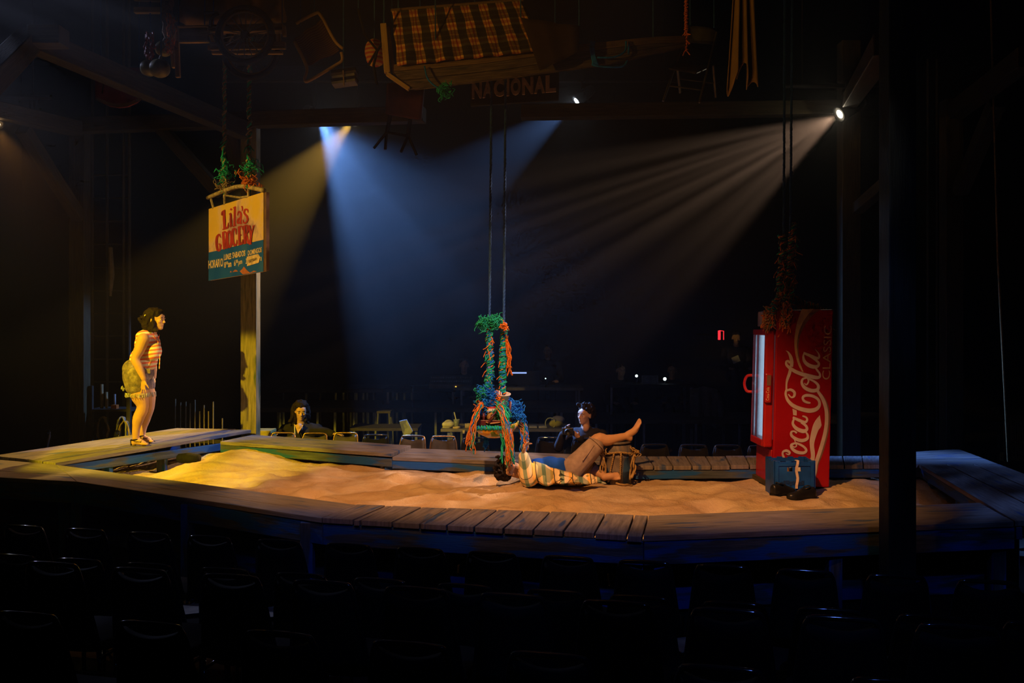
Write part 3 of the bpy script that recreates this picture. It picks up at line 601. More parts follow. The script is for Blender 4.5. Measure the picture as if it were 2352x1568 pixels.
def twisted(name, a, b, r, mat, label, group=None, cat='rope', n=3, sag=None):
    a = Vector(a); b = Vector(b); path = [a.lerp(b, i/40) for i in range(41)]; L = (b-a).length; m = MB()
    for k in range(n): wrap(m, path, r*.55, L/(r*9), r*.62, 0, 1, 2*pi*k/n, 7)
    o = m.build(name, mat, smooth=True); return tag(o, label, cat, group)
def bundle(parent, path, r, spec, fr=(), seed=1):                         # spec: colour -> (strands, turns)
    random.seed(seed)
    for c_, (k, tn, tr) in spec.items():
        m = MB()
        for i in range(k):
            a = random.random()*.25; b_ = .75+random.random()*.25
            if i < 2: a, b_ = 0, 1
            wrap(m, path, r*random.uniform(.55, 1.05), tn*random.uniform(.7, 1.2)*(b_-a), tr*random.uniform(.55, 1.1), a, b_, random.random()*6.3, 9, .34)
        for cc, cnt, L, sp, tt in fr:
            if cc != c_: continue
            for _ in range(cnt): frizz(m, at(path, tt[0]+(tt[1]-tt[0])*random.random())+rv(r*.7), L*random.uniform(.5, 1.1), tr*.8, 1, sp)
        o = m.build(c_+'_twine', TW[c_], parent, smooth=True); o['kind'] = 'stuff'
YS = 8.7
def Q(u, v, dy=0): return P(u, v, YS)+Vector((0, dy, 0))
twisted('hanging_rope', Q(1133, -240), Q(1124, 760), .011, TW['cord'], 'left rope holding up the twine-wrapped tray', 'ropes of the hanging tray')
twisted('hanging_rope', Q(1164, -240, .06), Q(1157, 760, .06), .011, TW['cord'], 'right rope holding up the twine-wrapped tray', 'ropes of the hanging tray')
# sign ropes
a = fs_(600, 290); b_ = fs_(895, 235)
for pp, up, lab, sd in ((a, (516, -120), 'left knotted rope of the grocery sign', 3), (b_, (577, -120), 'right green frayed rope of the grocery sign', 4)):
    top = P(up[0], up[1], pp.y); t = thing('knotted_rope', pp, lab, 'rope', 'ropes of the grocery sign'); path = [pp.lerp(top, i/30)+Vector((rnd(.01), 0, 0)) for i in range(31)]
    bundle(t, path, .016, {'tan': (4, 40, .008), 'green': (2, 22, .008)}, [('green', 18, .10, 1.2, (.0, .22)), ('tan', 14, .10, 1.2, (0, .3))], sd)
    random.seed(sd+20); m = MB(); tuft(m, pp+Vector((0, 0, .04)), .07, 16, .006); m.build('orange_knot', TW['orange' if sd == 4 else 'tan'], t, smooth=True)['kind'] = 'stuff'
    m = MB(); tuft(m, at(path, .05)+Vector((.03, 0, .06)), .07, 12, .005); m.build('green_knot', TW['green'], t, smooth=True)['kind'] = 'stuff'
# ------------------------------------------------------------------ hanging tray with its load
tb = Q(1140, 1001); t = thing('hanging_tray', tb, 'hanging painted tray wrapped in orange, green and blue frayed twine', 'tray'); tray = t
cm, nt, b = nodemat('flowered_oilcloth', .5, .3); v_ = texco(nt, 'Object', (1, 1, 1)); n1 = noise_tex(nt, v_, 11, 2); c1 = ramp(nt, n1, [(.44, (.72, .66, .6)), (.47, (.80, .42, .03))])
n2 = noise_tex(nt, texco(nt, 'Object', (1, 1, 1), loc=(3, 1, 5)), 9, 2); mk = ramp(nt, n2, [(.57, (0, 0, 0)), (.60, (1, 1, 1))]); nt.links.new(mix(nt, mk, c1, (.16, .26, .02)), b.inputs['Base Color'])
rimz = Q(1140, 980).z; c0 = Q(1141, 980); m = MB(); n = 28; vs = []
for k, (s, dz) in enumerate(((.02, -.10), (.45, -.095), (.8, -.06), (1, -.02), (1, .012), (.93, .012), (.9, -.01), (.02, -.02))):
    for j in range(n):
        a = 2*pi*j/n; ex = 1/max(abs(cos(a)), abs(sin(a)))**.55; vs.append(c0+Vector((.205*s*cos(a)*ex, .19*s*sin(a)*ex, dz+.10*s*s*max(0, cos(a))*.5)))
m.add(vs, [(i*n+j, i*n+(j+1) % n, (i+1)*n+(j+1) % n, (i+1)*n+j) for i in range(7) for j in range(n)]); m.build('dish', cm, t, smooth=True)
random.seed(8)
bundle(t, [Q(1093, 978, -.17).lerp(Q(1160, 977, -.21), i/12) for i in range(13)], .016, {'green': (4, 9, .009), 'blue': (1, 9, .007)}, (), 5)
L_ = [Q(1124, 735), Q(1124, 790), Q(1126, 840), Q(1122, 880), Q(1120, 910), Q(1118, 935, -.05)]; R_ = [Q(1158, 742, .06), Q(1156, 800, .06), Q(1154, 850, .06), Q(1155, 905, .06)]
bundle(t, smooth_path(L_, 6), .030, {'green': (17, 13, .0072), 'blue': (10, 12, .007), 'orange': (11, 8, .005)}, [('orange', 18, .14, .9, (.1, .9)), ('green', 30, .09, 1.4, (0, 1)), ('blue', 14, .08, 1.2, (.3, 1))], 11)
bundle(t, smooth_path(R_, 6), .026, {'green': (15, 12, .0072), 'blue': (9, 11, .007), 'orange': (8, 8, .005)}, [('orange', 10, .1, 1, (0, 1)), ('green', 24, .07, 1.4, (0, 1)), ('blue', 10, .08, 1.2, (0, 1))], 12)
random.seed(13)
for c_, items in dict(green=[(1113, 742, .05, 26), (1137, 740, .05, 26), (1110, 905, .05, 22), (1150, 945, .06, 30)], blue=[(1118, 905, .06, 34), (1120, 925, .06, 34), (1128, 915, .05, 26), (1180, 945, .07, 30), (1165, 930, .05, 22), (1186, 955, .06, 24)], orange=[(1158, 750, .03, 14), (1108, 925, .05, 20), (1140, 920, .05, 18)]).items():
    m = MB()
    for u, v, r, n in items: tuft(m, Q(u, v, -.06 if u < 1160 else .04), r, n, .006)
    m.build(c_+'_knots', TW[c_], t, smooth=True)['kind'] = 'stuff'
def fringe(parent, top, mid, bot, cols, n, w0, w1, seed, tr=.0035):
    random.seed(seed)
    for c_, k in cols.items():
        m = MB()
        for _ in range(int(n*k)):
            o0, o1, o2 = rv(w0), rv((w0+w1)/2), rv(w1); e = random.random()*.25; w_a, w_p, w_f = random.uniform(.004, .011), random.random()*6, random.uniform(5, 11); pts = []
            ctrl = smooth_path([top+o0, mid+o1, bot+o2+Vector((0, 0, e*.35))], 9)
            for i, p in enumerate(ctrl): pts.append(p+Vector((sin(w_p+i*w_f/9), cos(w_p*1.7+i*w_f/9), 0))*w_a)
            m.tube(pts, tr, 4)
        m.build(c_+'_fringe', TW[c_], parent, smooth=True)['kind'] = 'stuff'
fringe(t, Q(1108, 925, -.12), Q(1090, 965, -.19), Q(1082, 1028, -.19), dict(orange=1, green=.25, blue=.15, tan=.4), 26, .02, .045, 21, .0042)
fringe(t, Q(1146, 930, -.14), Q(1166, 985, -.23), Q(1172, 1058, -.22), dict(orange=1, green=.5, blue=.35, tan=.5), 34, .025, .045, 22)
fringe(t, Q(1180, 950, .05), Q(1202, 985, .06), Q(1205, 1032, .02), dict(orange=.8, green=.35, blue=.7, tan=.5), 28, .025, .045, 23)
fringe(t, Q(1117, 1000, .05), Q(1116, 1018, .05), Q(1116, 1036, .05), dict(blue=1), 26, .015, .025, 24, .004)
fringe(t, Q(1151, 990, -.2), Q(1155, 1020, -.2), Q(1153, 1060, -.2), dict(green=1), 5, .006, .008, 25, .005)
fringe(t, Q(1145, 925, -.08), Q(1160, 950, -.16), Q(1168, 990, -.22), dict(green=1, blue=.4), 26, .03, .025, 26, .006)
fringe(t, Q(1176, 925, .02), Q(1190, 950, .05), Q(1196, 970, .06), dict(blue=1), 22, .03, .03, 27, .006)
fringe(t, Q(1163, 770, .03), Q(1168, 810, .03), Q(1170, 862, .03), dict(orange=1), 14, .012, .025, 28, .004)
wr = plain('dark_red_wood', (.10, .018, .022), .35, var=.35); tz = Q(1140, 976).z
# wooden cradle box on the tray
o = thing('wooden_box', Q(1128, 974, -.06), 'dark red wooden box with posts lying among the twine on the tray', 'box')
for nm, a, b_, w0, h0 in (('side_board', Q(1097, 967, -.13), Q(1158, 967, -.15), .02, .05), ('side_board', Q(1100, 965, .08), Q(1165, 965, .08), .02, .06), ('end_board', Q(1098, 964, -.12), Q(1100, 964, .07), .02, .09), ('end_board', Q(1160, 966, -.14), Q(1164, 966, .07), .02, .05), ('base_board', Q(1098, 974, -.03), Q(1162, 974, -.03), .18, .018)):
    m = MB(); m.beam(a, b_, w0, h0); m.build(nm, wr, o, bevel=.004)
for u, v0, v1, dy in ((1172, 921, 972, -.02), (1112, 945, 966, -.13), (1098, 928, 966, .02), (1154, 917, 966, -.05)):
    m = MB(); m.tube([Q(u, v1, dy), Q(u, v0, dy)], .011, 8); m.build('post', wr, o, smooth=True)
m = MB(); m.tube([Q(1117, 965, -.155), Q(1126, 968, -.165), Q(1138, 967, -.165), Q(1150, 965, -.165)], .008, 6); m.build('handle_rail', plain('brass', (.45, .2, .06), .4), o, smooth=True)
m = MB(); m.tube(smooth_path([Q(1124, 967, -.17), Q(1130, 953, -.17), Q(1140, 943, -.14)], 4), .011, 6); m.build('strap', wr, o, smooth=True)
o = thing('glass_jar', Q(1131, 962, -.07), 'small jar with white frilled label and red lid inside the hanging load', 'jar'); c1 = Q(1131, 962, -.07)
m = MB(); m.lathe([(0, 0), (.05, 0), (.052, .02), (.052, .085), (.045, .10), (0, .10)], Matrix.Translation(c1), 16); m.build('jar_body', plain('jar_amber', (.45, .28, .09), .3), o, smooth=True)
m = MB(); m.lathe([(.046, .07), (.056, .078), (.05, .1), (.05, .108)], Matrix.Translation(c1), 16); m.build('frill', plain('frill_white', (.7, .66, .62), .8), o, smooth=True)
m = MB(); m.lathe([(0, .125), (.045, .125), (.049, .118), (.049, .104)], Matrix.Translation(c1), 16); m.build('lid', plain('lid_red', (.45, .03, .03), .4), o, smooth=True)
o = thing('enamel_bucket', Q(1149, 930, .02), 'white enamel bucket perched on top of the hanging load', 'bucket'); c1 = Q(1150, 932, .02); en = plain('white_enamel', (.70, .62, .60), .35, var=.15, scale=6)
tilt = Matrix.Translation(c1) @ Matrix.Rotation(R(4), 4, 'Y') @ Matrix.Rotation(R(10), 4, 'X')
m = MB(); m.lathe([(0, 0), (.055, 0), (.060, .01), (.080, .112), (.087, .114), (.087, .120), (.077, .120), (.057, .015), (0, .012)], tilt, 24); m.build('pail', en, o, smooth=True)
sm2, nt, b = nodemat('striped_cloth', .8, .1); wv = nt.nodes.new('ShaderNodeTexWave'); wv.inputs['Scale'].default_value = 16; wv.inputs['Distortion'].default_value = 2; nt.links.new(texco(nt, 'Object', (1, .3, .6)), wv.inputs['Vector']); nt.links.new(ramp(nt, wv.outputs[1], [(.55, (.72, .64, .58)), (.62, (.22, .02, .03))]), b.inputs['Base Color'])
m = MB(); m.ball(Q(1143, 906, .02), (.040, .035, .040), 14, 9); m.ball(Q(1138, 910, .03), (.035, .03, .025), 12, 8); tag(m.build('striped_cloth', sm2, smooth=True), 'white and red striped cloth ball in the bucket', 'cloth')
# ------------------------------------------------------------------ ropes and tangle on the cooler
for (u0, u1, dy, lab) in ((1818, 1815, .2, 'left rope above the red cooler'), (1844, 1838, .3, 'right rope above the red cooler')):
    twisted('hanging_rope', FP(u0, -220, YF+dy), FP(u1, 600, YF+dy), .011, TW['cord'], lab, 'ropes of the red cooler')
t = thing('twine_tangle', FP(1840, 706, YF+.25), 'frayed orange and green twine tied over the top of the red cooler', 'twine')
def G(u, v, dy=.2): return FP(u, v, YF+dy)
for path, sd, cg in (([G(1812, 535), G(1814, 590), G(1808, 640), G(1812, 672)], 31, 1), ([G(1846, 505, .3), G(1842, 560, .3), G(1838, 620, .3), G(1832, 690, .28)], 32, 1), ([G(1810, 670), G(1790, 695, .1), G(1772, 710, 0), G(1762, 745, -.02)], 33, .6), ([G(1836, 680, .28), G(1870, 698, .3), G(1905, 708, .3), G(1928, 742, .32)], 34, .3), ([G(1812, 672), G(1804, 705, .0), G(1800, 745, -.02)], 35, .5)):
    bundle(t, smooth_path(path, 6), .028, {'orange': (7, 8, .0055), 'tan': (6, 8, .006), 'green': (max(1, int(4*cg)), 9, .008), 'dark': (4, 8, .01)}, [('orange', 26, .13, 1.2, (0, 1)), ('tan', 18, .12, 1.2, (0, 1)), ('green', int(14*cg), .06, 1.4, (.2, .9))], sd)
fringe(t, G(1770, 712, .05), G(1762, 730, -.03), G(1760, 748, -.03), dict(orange=1, tan=.8), 40, .04, .045, 36, .0045)
fringe(t, G(1806, 700, -.02), G(1804, 722, -.03), G(1800, 746, -.03), dict(orange=1, tan=.4), 40, .035, .05, 37, .0045)
fringe(t, G(1920, 712, .3), G(1926, 725, .3), G(1929, 746, .3), dict(orange=.6, tan=1), 22, .02, .03, 38, .004)
fringe(t, G(1806, 690, .1), G(1812, 680, .1), G(1826, 665, .2), dict(orange=.6, tan=.5, green=.3), 40, .06, .06, 39, .005)
# ------------------------------------------------------------------ steel drum with rope, sandals
db = Q(1420, 1097); db = Vector((db.x, 8.74, 0)); db.z = sand_z(db.x, db.y)-.01
t = thing('drum', db, 'small rusty blue-grey drum with a rope girdle, under the raised foot', 'drum')
dm = wood('drum_paint', [(.3, (.06, .06, .07)), (.5, (.15, .13, .13)), (.7, (.24, .18, .14))], (.03, .08, .20), coord='Object', sc=(6, 6, 2.5), pamt=.55)
hh = HC-(1018-V0)*8.74/F-db.z; r_ = .126
m = MB(); m.lathe([(0, 0), (r_, 0), (r_, .12), (r_+.006, .128), (r_, .136), (r_, .25), (r_+.006, .258), (r_, .266), (r_, hh-.01), (r_-.01, hh), (0, hh)], Matrix.Translation(db), 32); m.build('barrel_body', dm, t, smooth=True)
m = MB(); m.lathe([(0, hh+.028), (r_+.012, hh+.022), (r_+.014, hh+.008), (r_+.004, hh+.004), (0, hh+.004)], Matrix.Translation(db) @ Matrix.Rotation(R(-2), 4, 'Y'), 32); m.build('lid', dm, t, smooth=True)
rt = thing('rope_girdle', db, 'tan rope netting tied round the small drum', 'rope'); random.seed(50); zr = HC-(1041-V0)*8.6/F
rr = r_+.012; ring = [db+Vector((rr*1.06*cos(a), rr*1.06*sin(a), zr-db.z+.01*sin(3*a))) for a in [2*pi*i/30 for i in range(31)]]
m = MB()
for k in range(2): wrap(m, ring, .005, 12, .006, 0, 1, k*pi, 6)
m.build('hoop', TW['tan'], rt, smooth=True)
for a0, a1, nm in ((R(250), R(225), 'lashing'), (R(275), R(272), 'lashing'), (R(205), R(205), 'lashing')):
    m = MB(); p0 = db+Vector((rr*1.06*cos(a0), rr*1.06*sin(a0), zr-db.z)); p1 = db+Vector((rr*1.02*cos(a1), rr*1.02*sin(a1), .03))
    pa = [p0.lerp(p1, i/8) for i in range(9)]
    for k in range(2): wrap(m, pa, .004, 7, .006, 0, 1, k*pi, 6)
    m.build(nm, TW['tan'], rt, smooth=True)
for u0, u1, sd in ((1383, 1386, 51), (1457, 1452, 52)):
    random.seed(sd); m = MB(); tp = P(u0, 1038, 8.64); bt = P(u1, 1094, 8.64)
    for k in range(5):
        pts = smooth_path([tp+rv(.012), tp.lerp(bt, .4)+rv(.025), tp.lerp(bt, .75)+rv(.03), bt+rv(.04)], 5); m.tube(pts, .008, 6)
    tuft(m, tp, .03, 8, .008); m.build('rope_hank', TW['tan'], rt, smooth=True)
m = MB(); random.seed(53); pts = smooth_path([P(1452, 1094, 8.6), P(1440, 1098, 8.5), P(1425, 1101, 8.48), P(1415, 1099, 8.5)], 4); m.tube([Vector((p.x, p.y, sand_z(p.x, p.y)+.012)) for p in pts], .01, 6); m.build('rope_tail', TW['tan'], rt, smooth=True)
def sandal(u, v, rz, label, tipped):
    p = PZ(u, v, .72); p.z = sand_z(p.x, p.y)+.004; t = thing('sandal', p, label, 'sandal', 'black sandals on the sand', rz); Mx = world_of(t)
    pts = [(-.11, -.025), (-.11, .025), (-.03, .03), (.05, .042), (.1, .03), (.12, 0), (.1, -.03), (.05, -.042), (-.03, -.03)]; k = len(pts)
    m = MB(); m.add([Mx @ Vector((x, y, z+.02*max(0, x)*tipped)) for z in (0, .016) for x, y in pts], [tuple(range(k-1, -1, -1)), tuple(k+i for i in range(k))]+[(i, (i+1) % k, k+(i+1) % k, k+i) for i in range(k)]); m.build('sole', plain('sandal_sole', (.05, .035, .03), .7), t)
    for x0, hgt, w2 in ((.055, .055, .044), (-.055, .075, .033)):
        m = MB(); m.tube([Mx @ Vector((x0-.3*hgt*sin(a), -w2*cos(a), .014+hgt*sin(a))) for a in [pi*i/12 for i in range(13)]], .006, 6); m.build('strap', M['black'], t, smooth=True)
    m = MB(); m.tube([Mx @ Vector((.04, 0, .068)), Mx @ Vector((-.01, 0, .08)), Mx @ Vector((-.06, 0, .088))], .005, 6); m.build('strap', M['black'], t, smooth=True)
sandal(1411, 1108, R(20), 'black strappy sandal beside the bare foot on the sand', 1); sandal(1467, 1101, R(165), 'black strappy sandal lying right of the drum', 0)
# ------------------------------------------------------------------ people
def fuse(mb, name, mat, parent=None, voxel=.008, smooth=4, fac=.5):          # join overlapping volumes into one continuous skin
    o = mb.build('tmp', mat if not isinstance(mat, list) else mat[0]); r = o.modifiers.new('r', 'REMESH'); r.mode = 'VOXEL'; r.voxel_size = voxel; r.use_smooth_shade = True
    if smooth: q = o.modifiers.new('q', 'SMOOTH'); q.factor = fac; q.iterations = smooth
    dg = bpy.context.evaluated_depsgraph_get(); me = bpy.data.meshes.new_from_object(o.evaluated_get(dg)); old = o.data; bpy.data.objects.remove(o); bpy.data.meshes.remove(old)
    me.name = name; me.materials.clear(); me.materials.append(mat); me.polygons.foreach_set('use_smooth', [True]*len(me.polygons))
    o = bpy.data.objects.new(name, me); col.objects.link(o)
    if parent: o.parent = parent; o.matrix_parent_inverse = world_of(parent).inverted()
    return o
def limb(m, pts, rad, n=14):
    q = smooth_path([(*p, 0) if False else Vector(p) for p in pts], 4); k = len(pts)-1; rr = []
    for i in range(len(q)):
        t = i/4 if k > 1 else i; a = min(int(t), k-1); s = t-a; s = s*s*(3-2*s); rr.append(rad[a]*(1-s)+rad[min(a+1, k)]*s)
    m.tube(q, rr, n); m.ball(q[0], rr[0]*.999, n, 9); m.ball(q[-1], rr[-1]*.999, n, 9)
def frame(f, u):
    f = Vector(f).normalized(); u = Vector(u); u = (u-f*u.dot(f)).normalized(); s = f.cross(u); return f, u, s, Matrix((s, f, u)).transposed().to_4x4()
def hand(m, w, d, nrm, across, L=.18, curl=.5, spread=.25, curls=None):
    w = Vector(w); d = Vector(d).normalized(); nrm = Vector(nrm); nrm = (nrm-d*nrm.dot(d)).normalized(); ac = d.cross(nrm); ac = ac if ac.dot(Vector(across)) > 0 else -ac
    s = L/.18; Mx = Matrix((ac, d, nrm)).transposed().to_4x4(); m.ball(w+d*.048*s, (.040*s, .055*s, .017*s), 12, 8, Mx); m.ball(w+d*.01*s, (.026*s, .03*s, .02*s), 10, 7, Mx)
    for i, (o, ln) in enumerate(((.030, .068), (.010, .078), (-.010, .072), (-.029, .056))):
        c_ = curls[i] if curls else curl; p = w+d*.088*s+ac*o*s; dd = (d+ac*spread*o*22).normalized(); pts = [w+d*.06*s+ac*o*.8*s, p]
        for k in range(3): dd = (dd*cos(c_*.7)+nrm*sin(c_*.7)).normalized(); pts.append(pts[-1]+dd*ln*s*(.42, .32, .26)[k])
        m.tube(pts, [.0105*s, .0100*s, .0094*s, .0086*s, .0072*s], 8); m.ball(pts[-1], .0074*s, 8, 5)
    p = w+d*.025*s+ac*.026*s; dd = (d*.75+ac*.75).normalized(); pts = [p, p+dd*.035*s, p+dd*.06*s+nrm*.008*s, p+dd*.078*s+d*.008*s+nrm*.016*s]; m.tube(pts, [.013*s, .012*s, .0105*s, .008*s], 8); m.ball(pts[-1], .0082*s, 8, 5)
def head(m, c, f, u, s=1):                        # skull, jaw, brow, nose, lips, chin, ears
    f, u, sd, Mx = frame(f, u); c = Vector(c); at_ = lambda a, b, d=0: c+f*a*s+u*b*s+sd*d*s
    B = lambda p, r, n=14, k=10: m.ball(p, tuple(x*s for x in r), n, k, Mx)
    B(at_(-.012, .022), (.074, .092, .088), 18, 12); B(at_(.030, -.045), (.056, .056, .066)); B(at_(.052, -.092), (.030, .030, .024)); B(at_(.060, .030), (.056, .026, .034)); B(at_(.074, .012, .026), (.026, .014, .008)); B(at_(.074, .012, -.026), (.026, .014, .008))
    m.tube([at_(.078, .006), at_(.094, -.018), at_(.100, -.030)], [.008*s, .0105*s, .012*s], 8); B(at_(.099, -.030), (.015, .013, .011)); B(at_(.052, -.022, .036), (.024, .03, .024)); B(at_(.052, -.022, -.036), (.024, .03, .024)); B(at_(.079, -.057), (.020, .010, .006)); B(at_(.077, -.068), (.018, .010, .006))
    for k in (1, -1): B(at_(-.008, -.018, .076*k), (.010, .018, .030), 10, 8)
def features(parent, c, f, u, s=1, smile=False):
    f, u, sd, Mx = frame(f, u); c = Vector(c); at_ = lambda a, b, d=0: c+f*a*s+u*b*s+sd*d*s
    for k in (1, -1):
        m = MB(); m.ball(at_(.0735, -.002, .030*k), (.0145*s, .010*s, .0075*s), 12, 8, Mx); e = m.build('eye', M['eye'], parent, smooth=True)
        m = MB(); m.ball(at_(.0825, -.002, .030*k), (.0058*s, .003*s, .0062*s), 8, 6, Mx); m.build('iris', M['hair'], e, smooth=True)
        m = MB(); m.tube([at_(.083, .016, .014*k), at_(.085, .021, .030*k), at_(.073, .016, .047*k)], [.004*s, .0045*s, .002*s], 6); m.build('eyebrow', M['hair'], parent, smooth=True)
    m = MB(); w_ = .026 if smile else .021; g = .006 if smile else 0
    m.tube([at_(.074, -.062+g, w_), at_(.086, -.062-g*.6, 0), at_(.074, -.062+g, -w_)], [.002*s, .0042*s, .002*s], 6); lip = m.build('mouth', M['lip'], parent, smooth=True)
    if smile:
        m = MB(); m.tube([at_(.076, -.060+g, w_*.7), at_(.089, -.061-g*.5, 0), at_(.076, -.060+g, -w_*.7)], [.002*s, .0032*s, .002*s], 6); m.build('teeth', M['eye'], lip, smooth=True)
def skin(name, c):
    m, nt, b = nodemat(name, .5, .35); nt.links.new(ramp(nt, noise_tex(nt, texco(nt, 'Object', (1, 1, 1)), 9, 3), [(.3, tuple(x*.85 for x in c)), (.7, c)]), b.inputs['Base Color']); b.inputs['Subsurface Weight'].default_value = 0; return m
M['skin'] = skin('skin_tan', (.62, .36, .22)); M['skin2'] = skin('skin_brown', (.50, .28, .17)); M['eye'] = plain('eye_white', (.6, .57, .53), .3, var=.05); M['lip'] = plain('lip', (.30, .09, .07), .5)
M['hair'] = plain('dark_hair', (.016, .010, .008), .75, var=.5, scale=60, spec=.15); M['dark_cloth'] = plain('dark_cloth', (.022, .020, .022), .9, spec=.1)
def hair(blobs, parent, seed, curl=.012, voxel=.009, locks=(), mat=None):
    random.seed(seed); m = MB()
    for c, r in blobs: m.ball(c, r, 14, 10)
    for p, d, L, r in locks:
        pts = [Vector(p)]; d = Vector(d)
        for k in range(5): d = (d+rv(.35)).normalized(); pts.append(pts[-1]+d*L/5)
        m.tube(smooth_path(pts, 2), [r]*9+[r*.6, r*.35], 6) if len(smooth_path(pts, 2)) == 11 else m.tube(pts, r, 6)
    o = fuse(m, 'hair', mat or M['hair'], parent, voxel, 2)
    for v in o.data.vertices:
        n = v.co*1; q = Vector((n.x*34, n.y*34, n.z*22)); v.co += Vector((noise.noise(q), noise.noise(q+Vector((9, 0, 0))), noise.noise(q+Vector((0, 9, 0)))))*curl*.55+Vector((noise.noise(q*2.2), noise.noise(q*2.2+Vector((5, 0, 0))), 0))*curl*.35
    return o
# --- standing woman on the left walkway
YW = 10.08; k_ = YW/F
def W(u, v, dy=0): return P(u, v, YW+dy)
def mpx(*a): return tuple(a)
t = thing('person', (W(318, 1020, -.09).x, YW, .905), 'person with bobbed hair in striped top and denim shorts leaning forward, hands on thighs', 'person')
hc = W(359, 733); hf, hu = (.97, -.18, -.04), (.02, 0, 1)
m = MB(); b = lambda u, v, dy, ru, rd, rv_: m.ball(W(u, v, dy), (ru*k_, rd, rv_*k_), 18, 12)
def torso_w(m, g=0):
    b = lambda u, v, dy, ru, rd, rv_: m.ball(W(u, v, dy), (ru*k_+g, rd+g, rv_*k_+g), 18, 12)
    b(339, 792, 0, 26, .150, 32); b(337, 773, 0, 20, .165, 15); b(351, 806, -.060, 18, .085, 21); b(351, 806, .060, 18, .085, 21); b(330, 826, 0, 29, .138, 30)
def hips_w(m, g=0):
    b = lambda u, v, dy, ru, rd, rv_: m.ball(W(u, v, dy), (ru*k_+g, rd+g, rv_*k_+g), 18, 12)
    b(318, 856, 0, 31, .162, 24); b(311, 846, 0, 24, .150, 20); b(304, 866, -.075, 18, .086, 20); b(304, 866, .075, 18, .086, 20)
torso_w(m); hips_w(m); limb(m, [W(340, 776), W(350, 760), W(354, 748)], [.062, .050, .048]); head(m, hc, hf, hu, .98)
for sg, arm in ((-1, [W(329, 779, -.170), W(311, 824, -.205), W(330, 869, -.200)]), (1, [W(347, 780, .165), W(350, 830, .20), W(353, 866, .19)])):
    limb(m, [arm[0], arm[0].lerp(arm[1], .5)+Vector((.004, 0, 0)), arm[1], arm[1].lerp(arm[2], .4), arm[2]], [.066, .058, .046, .043, .028])
hand(m, W(331, 871, -.200), W(327, 905, -.19)-W(332, 871, -.2), (.15, .25, 0), (1, -.1, 0), .165, .12, .75)
hand(m, W(353, 867, .19), W(352, 900, .17)-W(353, 866, .19), (-.4, -.3, 0), (1, 0, 0), .165, .2, .4)
limb(m, [W(316, 872, -.09), W(320, 905, -.09), W(328, 934, -.09), W(318, 960, -.085), W(313, 985, -.085), W(312, 1006, -.085)], [.104, .095, .062, .060, .042, .035])
limb(m, [W(328, 872, .09), W(338, 905, .09), W(343, 930, .09), W(334, 960, .09), W(328, 984, .09), W(326, 1000, .09)], [.102, .088, .058, .056, .040, .034])
def bare_foot(m, heel, toe, w=.042, z=0, side=(0, 1, 0)):
    h, q = Vector(heel), Vector(toe); d = (q-h); L = d.length; d.normalize(); sd = Vector(side); sd = (sd-d*sd.dot(d)).normalized(); up = d.cross(sd); up = up if up.z > 0 or abs(up.z) < .2 else -up
    m.ball(h, (.030, .030, .032), 12, 8); limb(m, [h+up*.012, h+d*L*.4+up*.012, h+d*L*.72], [.031, .033, .026])
    Mx = Matrix((d, sd, up)).transposed().to_4x4(); m.ball(h+d*L*.68, (.045, w, .022), 12, 8, Mx)
    for i, (o, l, r) in enumerate(((-.030, .07, .0125), (-.012, .072, .0095), (.003, .066, .009), (.017, .058, .0085), (.030, .048, .008))): a = h+d*(L*.72)+sd*o; m.tube([a, a+d*(L*.28*l/.072)], r, 8); m.ball(a+d*(L*.28*l/.072), r*1.02, 8, 5)
bare_foot(m, W(308, 1016.5, -.085), W(341, 1019, -.10)); bare_foot(m, W(322, 1008, .09), W(353, 1012.5, .075))
fuse(m, 'body', M['skin'], t, .0065, 5); features(t, hc, hf, hu, .98)
stm, nt, bs_ = nodemat('striped_jersey', .85, .1); wv = nt.nodes.new('ShaderNodeTexWave'); wv.wave_type = 'BANDS'; wv.bands_direction = 'Z'; wv.inputs['Scale'].default_value = 7.4; wv.inputs['Distortion'].default_value = 1.3; wv.inputs['Detail'].default_value = 1
nt.links.new(texco(nt, 'Object', (1, 1, 1), rot=(0, R(8), 0)), wv.inputs['Vector']); nt.links.new(ramp(nt, wv.outputs[1], [(.50, (.80, .74, .66)), (.66, (.85, .22, .14))]), bs_.inputs['Base Color'])
m = MB(); torso_w(m, .009); limb(m, [W(333, 776, -.135), W(331, 782, -.15)], [.052, .05]); limb(m, [W(343, 776, .135), W(345, 782, .15)], [.05, .05]); m.ball(W(324, 842), (25*k_, .142, 10*k_), 16, 10); fuse(m, 'striped_top', stm, t, .0075, 3)
dn, nt, bs_ = nodemat('worn_denim', .9, .1); nt.links.new(ramp(nt, noise_tex(nt, texco(nt, 'Object', (1, 1, 1)), 17, 4, .65), [(.35, (.11, .10, .16)), (.52, (.22, .18, .22)), (.68, (.38, .33, .36))]), bs_.inputs['Base Color'])
m = MB(); hips_w(m, .016); m.ball(W(324, 846), (28*k_, .158, 10*k_), 16, 10); limb(m, [W(312, 866, -.09), W(315, 884, -.09)], [.135, .126]); limb(m, [W(328, 868, .09), W(334, 884, .09)], [.116, .104])
so = fuse(m, 'denim_shorts', dn, t, .008, 3)
random.seed(61); m = MB()
for i in range(70):
    a = 2*pi*i/70; c0 = W(316, 884, -.09)+Vector((.118*cos(a), .118*sin(a), -.085)); m.tube([c0+rv(.006), c0+Vector((rnd(.012), rnd(.012), -.03-random.random()*.02))], .0028, 4)
    c0 = W(334, 884, .09)+Vector((.104*cos(a), .104*sin(a), -.075)); m.tube([c0+rv(.006), c0+Vector((rnd(.012), rnd(.012), -.03-random.random()*.02))], .0028, 4)
for i in range(14): c0 = W(284, 888, -.1)+rv(.02); m.tube([c0, c0+Vector((rnd(.02), rnd(.02), -.03))], .003, 4)
